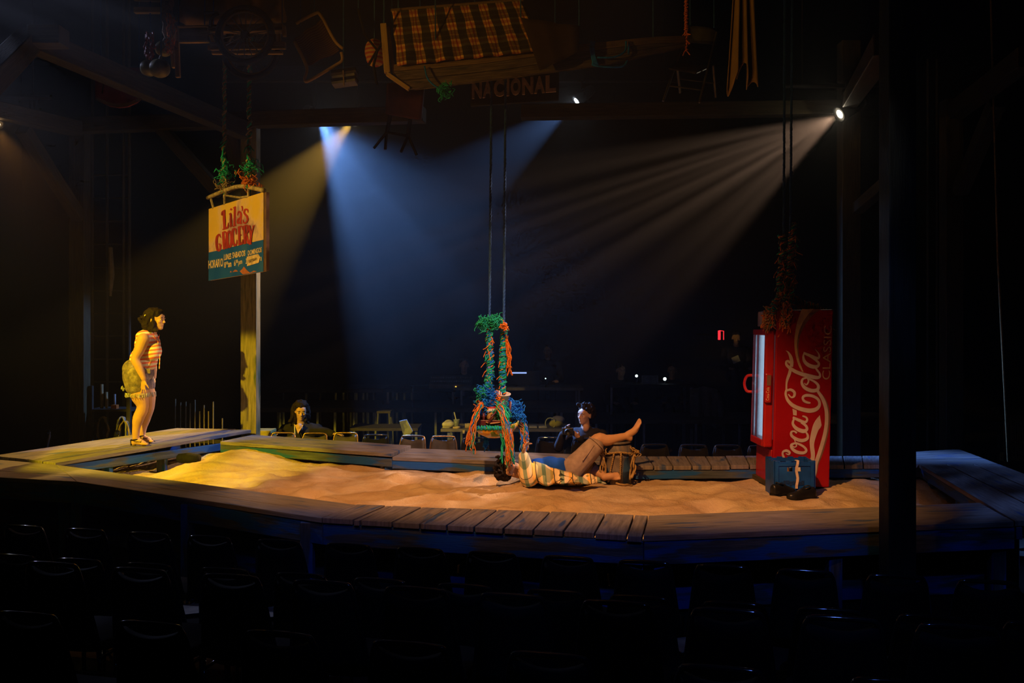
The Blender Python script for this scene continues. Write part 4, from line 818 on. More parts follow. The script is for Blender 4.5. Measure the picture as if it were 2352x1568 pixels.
fr_ = m.build('frayed_hem', plain('denim_fray', (.5, .52, .46), .9), so); fr_['kind'] = 'stuff'
m = MB(); m.beam(W(333, 852, -.165), W(345, 852, -.15), .004, .05); m.build('pocket_flap', dn, so)
hair([(W(353, 722), (.105, .088, .078)), (W(345, 730), (.085, .09, .095)), (W(340, 745), (.065, .085, .085)), (W(352, 748, -.066), (.035, .028, .075)), (W(352, 748, .066), (.035, .028, .075)), (W(366, 716), (.045, .07, .03))], t, 62, .022,
     locks=[(W(336, 732, rnd(.06)), (-.8, rnd(.4), -.25), .09, .012) for _ in range(12)]+[(W(344, 755, rnd(.08)), (-.3, rnd(.5), -.9), .09, .013) for _ in range(16)]+[(W(358, 752, -.075), (.1, 0, -1), .06, .010) for _ in range(4)])
m = MB(); m.ball(W(334, 725, -.075), (.013, .01, .014), 8, 6); m.build('hair_clip', plain('clip_yellow', (.75, .75, .15), .4), t, smooth=True)
m = MB(); m.tube(smooth_path([W(362, 782, -.055), W(365, 800, -.075), W(367, 815, -.085), W(366, 847, -.085)], 4), .005, 6); m.build('neck_tie', stm, t, smooth=True)
m = MB(); m.tube(smooth_path([W(352, 768, -.075), W(362, 784, -.06), W(366, 768, .03)], 4), .004, 6); m.build('neckline_trim', M['sred'], t, smooth=True)
for heel, toe in ((W(308, 1016.5, -.085), W(341, 1019, -.10)), (W(322, 1008, .09), W(353, 1012.5, .075))):
    d = (toe-heel); L = d.length; d.normalize(); sd = Vector((0, 1, 0)); sd = (sd-d*sd.dot(d)).normalized(); zz = -.034
    m = MB(); out = [(-.04, -.03), (-.04, .03), (.05, .034), (.13, .044), (L+.0, .036), (L+.022, 0), (L, -.036), (.13, -.044), (.05, -.034)]; n = len(out)
    m.add([heel+d*x+sd*y+Vector((0, 0, zz+q)) for q in (-.012, 0) for x, y in out], [tuple(range(n-1, -1, -1)), tuple(n+i for i in range(n))]+[(i, (i+1) % n, n+(i+1) % n, n+i) for i in range(n)]); so_ = m.build('sandal', plain('sandal_leather', (.05, .03, .02), .6), t)
    m = MB(); c0 = heel+Vector((.008, 0, .035)); m.tube([c0+Vector((.042*cos(a), .040*sin(a), .004*cos(a))) for a in [2*pi*i/16 for i in range(17)]], .006, 6)
    for i in range(6): q = heel+d*(.02+.014*i)+Vector((0, 0, .028)); m.tube([q+sd*-.04+Vector((0, 0, -.012)), q+Vector((0, 0, .012)), q+sd*.04+Vector((0, 0, -.012))], .003, 5)
    q = heel+d*.13; m.tube([q+Vector((0, 0, .02)), heel+d*.17+Vector((0, 0, -.005))], .004, 5); m.tube([heel+Vector((-.03, 0, -.03)), heel+Vector((-.034, 0, .03))], .008, 6); m.build('strap', M['black'], so_, smooth=True)

# --- man lying on the sand
YL = 8.65; k_l = YL/F
def Lp(u, v, dy=0): return P(u, v, YL+dy)
t = thing('person', (Lp(1250, 1100).x, YL, .72), 'person lying on the sand in plaid shirt, one bare foot up on the drum', 'person')
hc = Lp(1167, 1077); hf, hu = (.30, -.30, .90), (-.97, 0, .16)
def torso_l(m, g=0, gz=0):
    b = lambda u, v, dy, ru, rd, rv_: m.ball(Lp(u, v, dy), (ru*k_l+g, rd+g, rv_*k_l+g), 18, 12)
    b(1232, 1083, 0, 30, .180, 25); b(1262, 1076, 0, 34, .165, 25); b(1290, 1077, 0, 30, .160, 25)
def hips_l(m, g=0): m.ball(Lp(1318, 1078), (25*k_l+g, .165+g, 23*k_l+g), 18, 12); m.ball(Lp(1326, 1084, .06), (20*k_l+g, .09+g, 17*k_l+g), 14, 10)
m = MB(); torso_l(m); hips_l(m); limb(m, [Lp(1182, 1083), Lp(1196, 1086), Lp(1212, 1086)], [.052, .052, .075]); head(m, hc, hf, hu, .98)
limb(m, [Lp(1318, 1074, -.08), Lp(1348, 1040, -.07), Lp(1373, 1009, -.04), Lp(1393, 1011, -.03), Lp(1418, 1006, 0), Lp(1438, 1001, .02)], [.098, .082, .058, .053, .040, .033])
limb(m, [Lp(1322, 1082, .08), Lp(1352, 1072, .13), Lp(1366, 1080, .08), Lp(1386, 1093, -.03)], [.095, .07, .052, .034])
heel, toe = Lp(1446, 1006, .03), Lp(1471, 966, .06)
m.ball(heel, .031, 12, 8); d = (toe-heel).normalized(); sd = Vector((.60, -.62, .50)); sd = (sd-d*sd.dot(d)).normalized(); up = d.cross(sd)
limb(m, [heel, Lp(1440, 1000, .02), heel.lerp(toe, .42), heel.lerp(toe, .7)], [.030, .034, .032, .026]); Mx = Matrix((d, sd, up)).transposed().to_4x4(); m.ball(heel.lerp(toe, .66), (.05, .042, .022), 12, 8, Mx)
for o_, l_, r_ in ((-.031, .062, .0135), (-.012, .060, .0105), (.004, .054, .0095), (.018, .046, .009), (.031, .036, .0085)): a = heel.lerp(toe, .72)+sd*o_; m.tube([a, a+d*l_], r_, 8); m.ball(a+d*l_, r_*1.03, 8, 5)
heel2, toe2 = Lp(1388, 1096, -.04), Lp(1423, 1092, -.07)
bare_foot(m, heel2, toe2, .040, side=(0, .5, .85))
arm = [Lp(1224, 1084, -.16), Lp(1213, 1100, -.26), Lp(1203, 1046, -.20)]
limb(m, [arm[0], arm[1], arm[1].lerp(arm[2], .5), arm[2]], [.058, .046, .042, .028]); limb(m, [Lp(1222, 1078, .15), Lp(1252, 1086, .26), Lp(1290, 1090, .24)], [.055, .045, .03])
hand(m, arm[2]+Vector((0, 0, .006)), (.12, -.02, 1), (1, -.2, .1), (0, -1, 0), .165, .7, .2, curls=[.55, 1.1, 1.2, 1.2]); hand(m, Lp(1290, 1090, .24), (1, .1, -.1), (0, 0, -1), (0, -1, 0), .16, .3)
fuse(m, 'body', M['skin'], t, .0055, 4); features(t, hc, hf, hu, .98)
hair([(Lp(1154, 1077), (.078, .088, .106)), (Lp(1150, 1085), (.06, .085, .075)), (Lp(1158, 1060, .03), (.06, .07, .05)), (Lp(1159, 1094, .0), (.065, .075, .042))], t, 63, .020, locks=[(Lp(1150+rnd(12), 1072+rnd(22), -.05+rnd(.06)), (-.6+rnd(.6), -.5, .2+rnd(.8)), .06, .011) for _ in range(26)])
bt = plain('blue_tee', (.010, .075, .50), .85, var=.2, spec=.1)
m = MB(); b2 = lambda u, v, dy, ru, rd, rv_: m.ball(Lp(u, v, dy), (ru*k_l, rd, rv_*k_l), 18, 12)
b2(1238, 1079, 0, 31, .175, 27); b2(1264, 1075, 0, 33, .170, 27); b2(1288, 1077, 0, 27, .168, 26); fuse(m, 'blue_tee_shirt', bt, t, .008, 3)
kh = plain('grey_khaki', (.36, .28, .25), .9, var=.2, scale=18, spec=.1)
m = MB(); hips_l(m, .018); limb(m, [Lp(1318, 1074, -.08), Lp(1345, 1046, -.07), Lp(1365, 1024, -.05)], [.110, .098, .088]); limb(m, [Lp(1322, 1080, .06), Lp(1346, 1070, .11)], [.105, .09]); m.ball(Lp(1302, 1078), (12*k_l, .178, 24*k_l), 14, 10)
sh_ = fuse(m, 'khaki_shorts', kh, t, .008, 3)
m = MB(); ax = (Lp(1365, 1024, -.05)-Lp(1345, 1046, -.07)).normalized(); x = ax.orthogonal().normalized(); y = ax.cross(x); c0 = Lp(1370, 1019, -.05)
m.tube([c0+(x*cos(a)+y*sin(a))*.086 for a in [2*pi*i/20 for i in range(21)]], .008, 6); m.build('hem', kh, sh_, smooth=True)
m = MB(); m.tube(smooth_path([Lp(1338, 1058, -.19), Lp(1352, 1040, -.165), Lp(1364, 1022, -.14)], 4), .005, 6); m.build('side_seam', kh, sh_, smooth=True)
pd, nt, bs_ = nodemat('plaid_flannel', .9, .1); v_ = texco(nt, 'Object', (1, 1, 1), rot=(0, R(12), R(8)))
sx = nt.nodes.new('ShaderNodeSeparateXYZ'); nt.links.new(v_, sx.inputs[0]); ad = nt.nodes.new('ShaderNodeMath'); ad.operation = 'SUBTRACT'; nt.links.new(sx.outputs[2], ad.inputs[0]); nt.links.new(sx.outputs[1], ad.inputs[1])
def bands(sock, per, stops):
    q = nt.nodes.new('ShaderNodeMath'); q.operation = 'MULTIPLY'; q.inputs[1].default_value = 1/per; nt.links.new(sock, q.inputs[0]); f_ = nt.nodes.new('ShaderNodeMath'); f_.operation = 'FRACT'; nt.links.new(q.outputs[0], f_.inputs[0])
    r_ = nt.nodes.new('ShaderNodeValToRGB'); r_.color_ramp.interpolation = 'CONSTANT'; e = r_.color_ramp.elements
    while len(e) < len(stops): e.new(.5)
    for i, (p, c) in enumerate(stops): e[i].position = p; e[i].color = (*c, 1)
    nt.links.new(f_.outputs[0], r_.inputs[0]); return r_.outputs[0]
g1 = bands(sx.outputs[0], .155, [(0, (.95, .80, .52)), (.30, (.30, .44, .40)), (.52, (.95, .82, .66)), (.78, (1, .66, .22)), (.95, (.06, .07, .08))])
g2 = bands(ad.outputs[0], .15, [(0, (1, .95, .85)), (.35, (.42, .52, .5)), (.6, (1, .9, .75)), (.95, (.1, .11, .12))])
nt.links.new(mix(nt, 1.0, g1, g2, 'MULTIPLY'), bs_.inputs['Base Color'])
m = MB(); limb(m, [arm[0]+Vector((.01, 0, 0)), arm[1], arm[1].lerp(arm[2], .5), arm[2]+Vector((0, 0, -.01))], [.088, .076, .064, .050]); limb(m, [Lp(1222, 1078, .15), Lp(1252, 1084, .26), Lp(1280, 1088, .25)], [.075, .062, .045])
m.ball(Lp(1222, 1088), (17*k_l, .195, 24*k_l), 16, 10); m.ball(Lp(1206, 1090), (12*k_l, .12, 13*k_l), 14, 9)

for u, v, dy, ru, rd, rz in ((1250, 1093, -.16, 22, .06, 16), (1285, 1097, -.17, 26, .06, 12), (1318, 1103, -.20, 24, .06, 8), (1352, 1098, -.22, 14, .05, 11), (1368, 1102, -.20, 12, .04, 8), (1300, 1104, .05, 60, .2, 8)): m.ball(Lp(u, v, dy), (ru*k_l, rd, rz*k_l), 14, 9)
fuse(m, 'plaid_shirt', pd, t, .008, 2)
top_e = smooth_path([Lp(1224, 1060, -.15), Lp(1258, 1069, -.185), Lp(1298, 1083, -.205), Lp(1345, 1096, -.23), Lp(1388, 1107, -.22)], 8); bot_e = smooth_path([Lp(1230, 1111, -.25), Lp(1262, 1113, -.30), Lp(1300, 1108, -.31), Lp(1345, 1110, -.29), Lp(1390, 1110, -.23)], 8)
rows = []
for i in range(9):
    q = i/8; rows.append([a.lerp(b, q)+Vector((.012*sin(i*1.3+j*.5), -.05*sin(pi*q)*(1-j/40)-.022*sin(j*.75+q*2.4)*(.3+q)-.015*noise.noise(Vector((j*.3, i*.5, 2))), .014*noise.noise(Vector((j*.25, i*.4, 5))))) for j, (a, b) in enumerate(zip(top_e, bot_e))])
m = MB(); m.sheet(rows); tail = m.build('shirt_tail', pd, t, smooth=True, solid=.008)
for v in tail.data.vertices:
    z = sand_z(v.co.x, v.co.y)+.006
    if v.co.z < z: v.co.z = z
m = MB(); m.ball(Lp(1205, 1080, -.10), (.05, .05, .03), 10, 7); m.ball(Lp(1204, 1074, .02), (.045, .1, .05), 12, 8); fuse(m, 'collar', pd, t, .008, 2)

# --- seated people beyond the stage
def seated(label, hp, f, sk, lean=0, hands=(), s=1, smile=False, hairkind=0, group=None, sh_w=.19, feat=True):
    hp = Vector(hp); f0 = Vector((f[0], f[1], 0)).normalized(); sd = f0.cross(Vector((0, 0, 1))); t = thing('person', (hp.x, hp.y, 0), label, 'person', group)
    bf = Vector((0, -1, 0)).lerp(f0, .35).normalized(); bs = bf.cross(Vector((0, 0, 1))); up = Vector((0, 0, 1))
    nk = hp+up*-.13-bf*.02; chest = hp-up*.36-bf*.05; hip = hp-up*.68-bf*.10
    def tor(m, g=0):
        m.ball(chest+up*.02, (.185+g, .12+g, .17+g), 16, 10); limb(m, [chest+up*.12-bs*.12, chest+up*.12+bs*.12], [.07+g, .07+g]); m.ball(chest-up*.2, (.155+g, .12+g, .17+g), 14, 9); m.ball(hip, (.18+g, .14+g, .12+g), 14, 9)
    arms = []
    for i, sg in enumerate((-1, 1)):
        sh = chest+up*.12+bs*sg*sh_w
        if i < len(hands) and hands[i]: w_, el, hd, hn, ha, cu = hands[i]; w_ = Vector(w_); el = Vector(el)
        else: el = sh+bs*sg*.06-up*.27+bf*.08; w_ = el+bf*.24-up*.02-bs*sg*.08; hd, hn, ha, cu = bf, -up, -bs*sg, .3
        arms.append((sh, el, w_, hd, hn, ha, cu))
    legs = []
    for sg in (-1, 1): a = hip+bs*sg*.09; kn = a+bf*.42; legs.append((a, kn, Vector((kn.x, kn.y, .07))+bf*.02))
    m = MB(); tor(m); limb(m, [chest+up*.12, nk, hp-up*.06], [.075, .052, .05]); head(m, hp, f, (0, 0, 1), s)
    for sh, el, w_, hd, hn, ha, cu in arms: limb(m, [sh, el, w_], [.055, .042, .027]); hand(m, w_, hd, hn, ha, .17, cu, .2)
    for a, kn, an in legs: limb(m, [a, kn, an], [.085, .06, .04]); m.ball(an+bf*.08-up*.02, (.05, .12, .04), 10, 7)
    fuse(m, 'body', sk, t, .009, 4)
    if feat: features(t, hp, f, (0, 0, 1), s, smile)
    m = MB(); tor(m, .014); limb(m, [chest+up*.15, chest+up*.19], [.09, .065])
    for sh, el, w_, *_ in arms: limb(m, [sh, el, el.lerp(w_, .93)], [.072, .06, .045])
    for a, kn, an in legs: limb(m, [a, kn, an+Vector((0, 0, .05))], [.10, .075, .06])
    fuse(m, 'dark_clothes', M['dark_cloth'], t, .012, 2)
    ff, uu, ss, _ = frame(f, (0, 0, 1))
    if hairkind == 1: hair([(hp-ff*.03+uu*.05, (.095, .105, .085)), (hp-ff*.04-ss*.07-uu*.06, (.055, .06, .14)), (hp-ff*.04+ss*.07-uu*.06, (.055, .06, .14)), (hp-ff*.07-uu*.05, (.09, .06, .13))], t, 70, .028, .012, locks=[(hp-ff*.02+ss*.085*random.choice((-1, 1))-uu*random.random()*.12, (rnd(.4), -.3, -1), .14, .014) for _ in range(24)])
    elif hairkind == 2: hair([(hp-ff*.035+uu*.062, (.10, .105, .072)), (hp-ff*.06+uu*.01, (.088, .075, .085))], t, 71, .024, .010, locks=[(hp-ff*.02+uu*.09+ss*rnd(.08)+ff*rnd(.06), (ff.x*.3+rnd(.8), ff.y*.3+rnd(.6), .5+rnd(.5)), .07, .013) for _ in range(34)])
    else: hair([(hp-ff*.03+uu*.052, (.084, .096, .064)), (hp-ff*.05+uu*.01, (.078, .065, .075))], t, 72, .010, .013)
    return t
YA = 11.75; hp = P(691, 943, YA)
w1 = P(641, 992, YA-.1); w2 = P(765, 996, YA-.1)
t = seated('smiling person with long curly hair and lanyard seated behind the rear left walkway', hp, (.28, -.92, -.22), M['skin'], smile=True, hairkind=1, hands=[(w1, P(655, 992, YA+.02), (-.6, -.6, -.1), (0, 0, -1), (1, 0, 0), .3), (w2, P(735, 990, YA+.02), (1, -.3, 0), (0, 0, -1), (-.3, -1, 0), .3)], sh_w=.2)
m = MB(); m.tube(smooth_path([hp+Vector((-.06, -.09, -.16)), hp+Vector((-.03, -.19, -.28)), hp+Vector((-.02, -.20, -.42))], 4), .006, 6); m.box(hp+Vector((-.02, -.205, -.45)), (.045, .008, .06)); m.build('lanyard', plain('lanyard_yellow', (.6, .5, .12), .6), t)
m = MB(); g = [hp+Vector(q) for q in ((-.055, -.098, -.165), (.055, -.098, -.165), (.0, -.158, -.27))]; m.add(g, [(0, 1, 2)]); m.ball(hp+Vector((0, -.085, -.20)), (.045, .045, .055), 10, 7); m.build('bare_neckline', M['skin'], t, smooth=True)
YB = 11.0; hp = P(1344, 952, YB); cp = P(1304, 990, YB-.3)
wl, wr_ = P(1293, 996, YB-.24), P(1327, 1001, YB-.22)
t = seated('dark-haired person seated behind the raised leg holding a black camera, looking left', hp, (-.74, -.64, .0), M['skin2'], hairkind=2, hands=[(wr_+Vector((.02, .0, -.02)), P(1352, 1030, YB-.05), (-.75, -.1, .6), (-.4, -.7, -.2), (0, 0, 1), .45), (wl, P(1283, 1030, YB-.1), (.35, -.2, .9), (.8, -.3, 0), (0, 0, 1), .5)], sh_w=.19)
m = MB(); m.ball(hp+Vector((.005, -.03, -.150)), (.042, .034, .05), 10, 7); m.build('bare_neckline', M['skin2'], t, smooth=True)
t = thing('camera', cp, 'black camera held up in the hands of the seated person', 'camera'); cm_ = plain('camera_black', (.02, .02, .023), .35)
m = MB(); m.box(cp, (.13, .06, .085)); m.build('camera_body', cm_, t, bevel=.01); m = MB(); m.box(cp+Vector((0, 0, .05)), (.05, .05, .03)); m.build('viewfinder', cm_, t, bevel=.008)
m = MB(); m.lathe([(0, 0), (.034, 0), (.036, .02), (.036, .07), (.03, .075), (.028, .06), (0, .055)], Matrix.Translation(cp+Vector((-.005, -.03, -.003))) @ Matrix.Rotation(R(90), 4, 'X'), 16); m.build('lens_barrel', cm_, t, smooth=True)
for hpx, Y, f, lab in (((1066, 838), 16.2, (.1, -1, -.05), 'dim person seated at the lighting desk left of the hanging twine'), ((1258, 806), 17.2, (-.2, -1, 0), 'dim person in the dark behind the middle desk'), ((1426, 850), 16.0, (.3, -1, -.1), 'dim person with hand at chin left of two white lamp dots'), ((1544, 850), 16.4, (-.2, -1, -.1), 'dim person right of the two white lamp dots')):
    seated(lab, P(hpx[0], hpx[1], Y), f, M['skin2'], feat=True)
hp = P(1692, 775, 16.6); t = seated('dim person in the dark beside the small red light, holding a white sheet', hp, (-.1, -1, -.3), M['skin2'], feat=False)
c = P(1690, 826, 16.2); m = MB(); m.beam(c-Vector((.06, 0, .02)), c+Vector((.06, 0, .03)), .004, .11); tag(m.build('paper_sheet', plain('paper', (.6, .6, .58), .8)), 'small white sheet held up in the dark right of the red light', 'paper')
# ------------------------------------------------------------------ audience chairs
M['chair_frame'] = plain('black_enamel', (.012, .012, .014), .07, .0, .1, spec=.9); M['chair_pad'] = plain('chair_vinyl', (.008, .008, .010), .8, spec=.1)
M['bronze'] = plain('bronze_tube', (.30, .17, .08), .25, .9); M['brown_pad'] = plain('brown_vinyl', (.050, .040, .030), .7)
def make_chair(fm, pm):
    t = thing('banquet_chair', (0, 0, 0), None, 'chair')
    yb = lambda z: -.20-(z-.45)*.22
    wz = lambda z: .195-(z-.45)*.13
    side = [(.195, -.20, .45), (wz(.65), yb(.65), .65), (wz(.80), yb(.80), .80), (wz(.86)-.008, yb(.86), .86), (wz(.88)-.04, yb(.88), .88)]
    pts = [Vector(p) for p in side]+[Vector((-p[0], p[1], p[2])) for p in reversed(side)]
    m = MB(); m.tube(smooth_path(pts, 5), .012, 8); m.build('back_frame', fm, t, smooth=True)
    m = MB(); rows = []
    for i in range(9):
        s = i/8; row = []
        for j in range(9):
            a = j/8*2-1; zt = .862-.032*(1-a*a); z = .47+(zt-.47)*s; row.append(Vector((a*(wz(z)-.006), yb(z)-.035*(1-a*a)*.6+.006, z)))
        rows.append(row)
    m.sheet(rows); m.build('backrest', pm, t, smooth=True, solid=.03)
    m = MB(); n = 20; vs = []
    for z, g in ((.425, -.01), (.44, 0), (.462, 0), (.478, -.02)):
        for k in range(n):
            a = 2*pi*k/n; c, s = cos(a), sin(a); e = lambda x: math.copysign(abs(x)**.5, x); vs.append(((.205+g)*e(c), .01+(.205+g)*e(s), z))
    m.add(vs, [(i*n+k, i*n+(k+1) % n, (i+1)*n+(k+1) % n, (i+1)*n+k) for i in range(3) for k in range(n)]+[tuple(range(n-1, -1, -1)), tuple(3*n+k for k in range(n))]); m.build('seat', pm, t, smooth=True)
    for sx in (-1, 1):
        m = MB(); m.tube([(sx*.185, .17, .43), (sx*.20, .20, 0)], .011, 8); m.build('leg', fm, t, smooth=True)
        m = MB(); m.tube([(sx*.195, -.20, .45), (sx*.19, -.21, .25), (sx*.20, -.25, 0)], .011, 8); m.build('leg', fm, t, smooth=True)
        m = MB(); m.tube([(sx*.19, .17, .41), (sx*.19, -.20, .41)], .009, 6); m.build('seat_rail', fm, t, smooth=True)
    return t
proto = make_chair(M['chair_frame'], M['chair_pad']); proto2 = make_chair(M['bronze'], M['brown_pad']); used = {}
def place(src, x, y, z, rz, label, group):
    o = src if src not in used else copy_tree(src); used[src] = 1; o.location = (x, y, z); o.rotation_euler = (0, 0, rz); tag(o, label, 'chair', group); return o
ORD = ['first', 'second', 'third', 'fourth', 'fifth', 'sixth', 'seventh', 'eighth', 'ninth', 'tenth', 'eleventh', 'twelfth', 'thirteenth', 'fourteenth', 'fifteenth', 'sixteenth']
def row(us, vs, ztop, zf, rz, name, src=None, group=None):
    for i, u in enumerate(us):
        v = vs[0]+(vs[1]-vs[0])*(u-us[0])/(us[-1]-us[0]); p = PZ(u, v, ztop); yb = .295
        place(src or proto, p.x+yb*sin(-rz)*-1*0+sin(-rz)*yb, p.y+cos(rz)*yb, zf, rz, '%s chair from left in the %s' % (ORD[i], name), group or 'black banquet chairs in the '+name)
random.seed(9)
row([-110, 55, 195, 340, 480, 640, 800, 965, 1130, 1305, 1480, 1660, 1850, 2060, 2270], [1196, 1331], .892, 0, R(-13), 'audience row closest to the stage')
row([30, 180, 340, 515, 690, 872, 1067, 1276, 1469, 1686, 1906, 2140, 2390], [1272, 1428], .892, 0, R(-13), 'second audience row from the stage')
row([120, 320, 530, 740, 955, 1177, 1416, 1672, 1935, 2200], [1290, 1433], 1.052, .16, R(-13), 'third audience row on the low riser')
row([60, 344, 640, 940, 1262, 1655, 2060], [1405, 1560], 1.052, .16, R(-13), 'fourth audience row on the low riser')
for nm, a, b, z in (('low', 4.55, 2.75, .16),):
    m = MB(); c = Vector((0, 3.65, z/2)); m.box(c, (11, 1.9, z), Matrix.Rotation(R(-13), 3, 'Z').to_4x4()); tag(m.build('audience_riser', M['black'], bevel=.01), 'low black riser carrying the rear audience rows', 'riser')
# papers and seat cards
for u, v, z, lab in ((1150, 1530, .66, 'white programme sheet lying on a chair seat at the bottom of the picture'), (440, 1398, .5, 'pale sheet on the seat of a chair at lower left'), (622, 1405, .5, 'pale sheet on a seat right of the other lower left sheet'), (1570, 1480, .52, 'small white card hanging on a chair side at lower right')):
    c = PZ(u, v, z); m = MB(); m.box(c, (.14, .20, .003), Matrix.Rotation(R(20), 3, 'Z').to_4x4()); tag(m.build('paper_sheet', plain('paper_grey', (.25, .25, .26), .8)), lab, 'paper')
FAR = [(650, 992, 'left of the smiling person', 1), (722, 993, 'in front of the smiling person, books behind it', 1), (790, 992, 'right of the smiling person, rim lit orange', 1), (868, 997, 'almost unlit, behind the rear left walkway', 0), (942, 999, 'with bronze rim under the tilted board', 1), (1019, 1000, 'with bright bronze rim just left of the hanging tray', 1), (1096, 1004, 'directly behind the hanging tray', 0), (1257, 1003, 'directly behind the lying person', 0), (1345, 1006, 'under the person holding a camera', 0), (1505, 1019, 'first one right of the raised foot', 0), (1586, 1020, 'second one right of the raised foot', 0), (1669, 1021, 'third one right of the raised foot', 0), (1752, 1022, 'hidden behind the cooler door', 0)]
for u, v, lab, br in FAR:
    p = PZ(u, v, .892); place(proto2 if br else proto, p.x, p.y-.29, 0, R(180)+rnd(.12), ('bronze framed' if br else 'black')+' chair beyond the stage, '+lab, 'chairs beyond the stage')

# ------------------------------------------------------------------ far side: risers, tables and desk things
lm_ = plain('dull_metal', (.20, .21, .23), .4, .6); bd_ = plain('riser_board', (.040, .034, .028), .8)
def platform(name, label, cat, x0, x1, y, z, depth, th, legs, mat=None, lw=.035):
    t = thing(name, ((x0+x1)/2, y, 0), label, cat); m = MB(); m.box(((x0+x1)/2, y+depth/2, z-th/2), (x1-x0, depth, th)); m.build('top', mat or bd_, t, bevel=.006)
    for x in legs:
        for yy in (y+.06, y+depth-.06): m = MB(); m.beam((x, yy, 0), (x, yy, z-th), lw, lw); m.build('leg', lm_, t)
    return t
LX = lambda u, Y: (u-1176)*Y/F
platform('seating_riser', 'lower long seating riser on thin legs beyond the stage', 'riser', LX(560, 15), LX(1330, 15), 15, .86, 1.6, .07, [LX(u, 15) for u in (584, 642, 650, 728, 768, 812, 862, 900, 1000, 1100, 1200, 1290)])
platform('seating_riser', 'lower long seating riser behind the raised foot', 'riser', LX(1345, 14.6), LX(2080, 14.6), 14.6, .72, 1.2, .07, [LX(u, 14.6) for u in (1370, 1480, 1600, 1700, 1860)])
platform('seating_riser', 'upper long seating riser farther back at left', 'riser', LX(630, 17.4), LX(1010, 17.4), 17.4, 1.0, 1.4, .07, [LX(u, 17.4) for u in (650, 702, 770, 788, 818, 834, 911, 928)])
tab = plain('table_laminate', (.16, .14, .125), .6)
t1 = platform('folding_table', 'long folding table with cups and tape behind the hanging tray', 'table', LX(1012, 12.9), LX(1312, 12.9), 12.9, .76, .7, .04, [LX(1030, 12.9), LX(1296, 12.9)], tab)
t2 = platform('folding_table', 'long production desk with pale front edge in the dark', 'table', LX(1055, 15.5)-.1, LX(1340, 15.5), 15.45, 1.16, .75, .05, [LX(1060, 15.5), LX(1330, 15.5)], tab)
t3 = platform('folding_table', 'dark production desk with two white lamp dots', 'table', LX(1400, 15.3), LX(1600, 15.3), 15.3, 1.22, .75, .05, [LX(1405, 15.3), LX(1590, 15.3)], M['black'])
t4 = platform('folding_table', 'small dark table at far left of the production desks', 'table', LX(880, 15.7), LX(1045, 15.7), 15.7, 1.12, .75, .05, [LX(890, 15.7), LX(1040, 15.7)], M['black'])
t5 = platform('folding_table', 'low dark table behind the smiling person with papers', 'table', LX(800, 13), LX(960, 13), 13, .76, .6, .04, [LX(806, 13), LX(955, 13)], bd_)
def small(name, label, cat, mb, mat, **k): return tag(mb.build(name, mat, **k), label, cat)
o = P(1031, 972, 13.1); o.z = .80; m = MB(); random.seed(90)
for i in range(6): m.ball(o+rv(.05)*1+Vector((0, 0, -.01)), (.07, .06, .045), 10, 7)
tag(fuse(m, 'cloth_heap', plain('cloth_grey', (.42, .40, .42), .9), None, .012, 3), 'crumpled pale cloth on the left end of the folding table', 'cloth')
o = P(1049, 977, 13.05); o.z = .76; t = thing('tumbler', o, 'clear cup with a straw on the folding table', 'cup')
m = MB(); m.lathe([(0, 0), (.035, 0), (.045, .12), (.042, .12), (.033, .008), (0, .008)], Matrix.Translation(o), 14); m.build('cup', plain('cup_clear', (.20, .23, .26), .2), t, smooth=True); m = MB(); m.tube([o+Vector((.01, 0, .03)), o+Vector((-.035, 0, .22))], .008, 6); m.build('straw', plain('straw', (.6, .58, .55), .5), t)
def ring(u, v, Y, z, r, h, lab, mat):
    o = P(u, v, Y); o.z = z; m = MB(); m.lathe([(r*.6, 0), (r, 0), (r, h), (r*.6, h), (r*.6, 0)], Matrix.Translation(o), 18); tag(m.build('tape_roll', mat, smooth=True), lab, 'tape')
tp = plain('masking_tape', (.55, .42, .26), .7)
ring(1049, 977, 12.98, .76, .055, .025, 'flat pale tape roll in front of the cup', tp); ring(1076, 970, 13.05, .76, .05, .06, 'taller pale tape roll right of the cup', tp); ring(1066, 985, 12.885, .70, .02, .045, 'small pale tag on the front edge of the folding table', tp)
for u, lab in ((1224, 'flat white paper pad on the folding table'), (1246, 'folded white paper right of the flat pad')): o = P(u, 974, 13.1); o.z = .772; m = MB(); m.box(o, (.11, .15, .022)); tag(m.build('paper_pad', plain('pad_white', (.5, .48, .45), .8)), lab, 'paper')
o = P(1277, 972, 13.15); o.z = .76; t = thing('mesh_bag', o, 'yellow and grey bag on the right end of the folding table', 'bag')
m = MB(); m.ball(o+Vector((0, 0, .05)), (.10, .08, .055), 12, 8); m.build('bag_body', plain('bag_yellow', (.55, .48, .05), .7), t, smooth=True); m = MB(); m.ball(o+Vector((.03, .02, .10)), (.10, .07, .06), 12, 8); m.build('bag_flap', plain('bag_grey', (.22, .20, .25), .8), t, smooth=True)
m = MB(); m.tube([o+Vector((-.08+.09*cos(a)*.8, -.06, .06+.075*sin(a))) for a in [2*pi*i/16 for i in range(17)]], .008, 6); m.build('bag_loop', plain('bag_cord', (.5, .5, .2), .6), t, smooth=True)
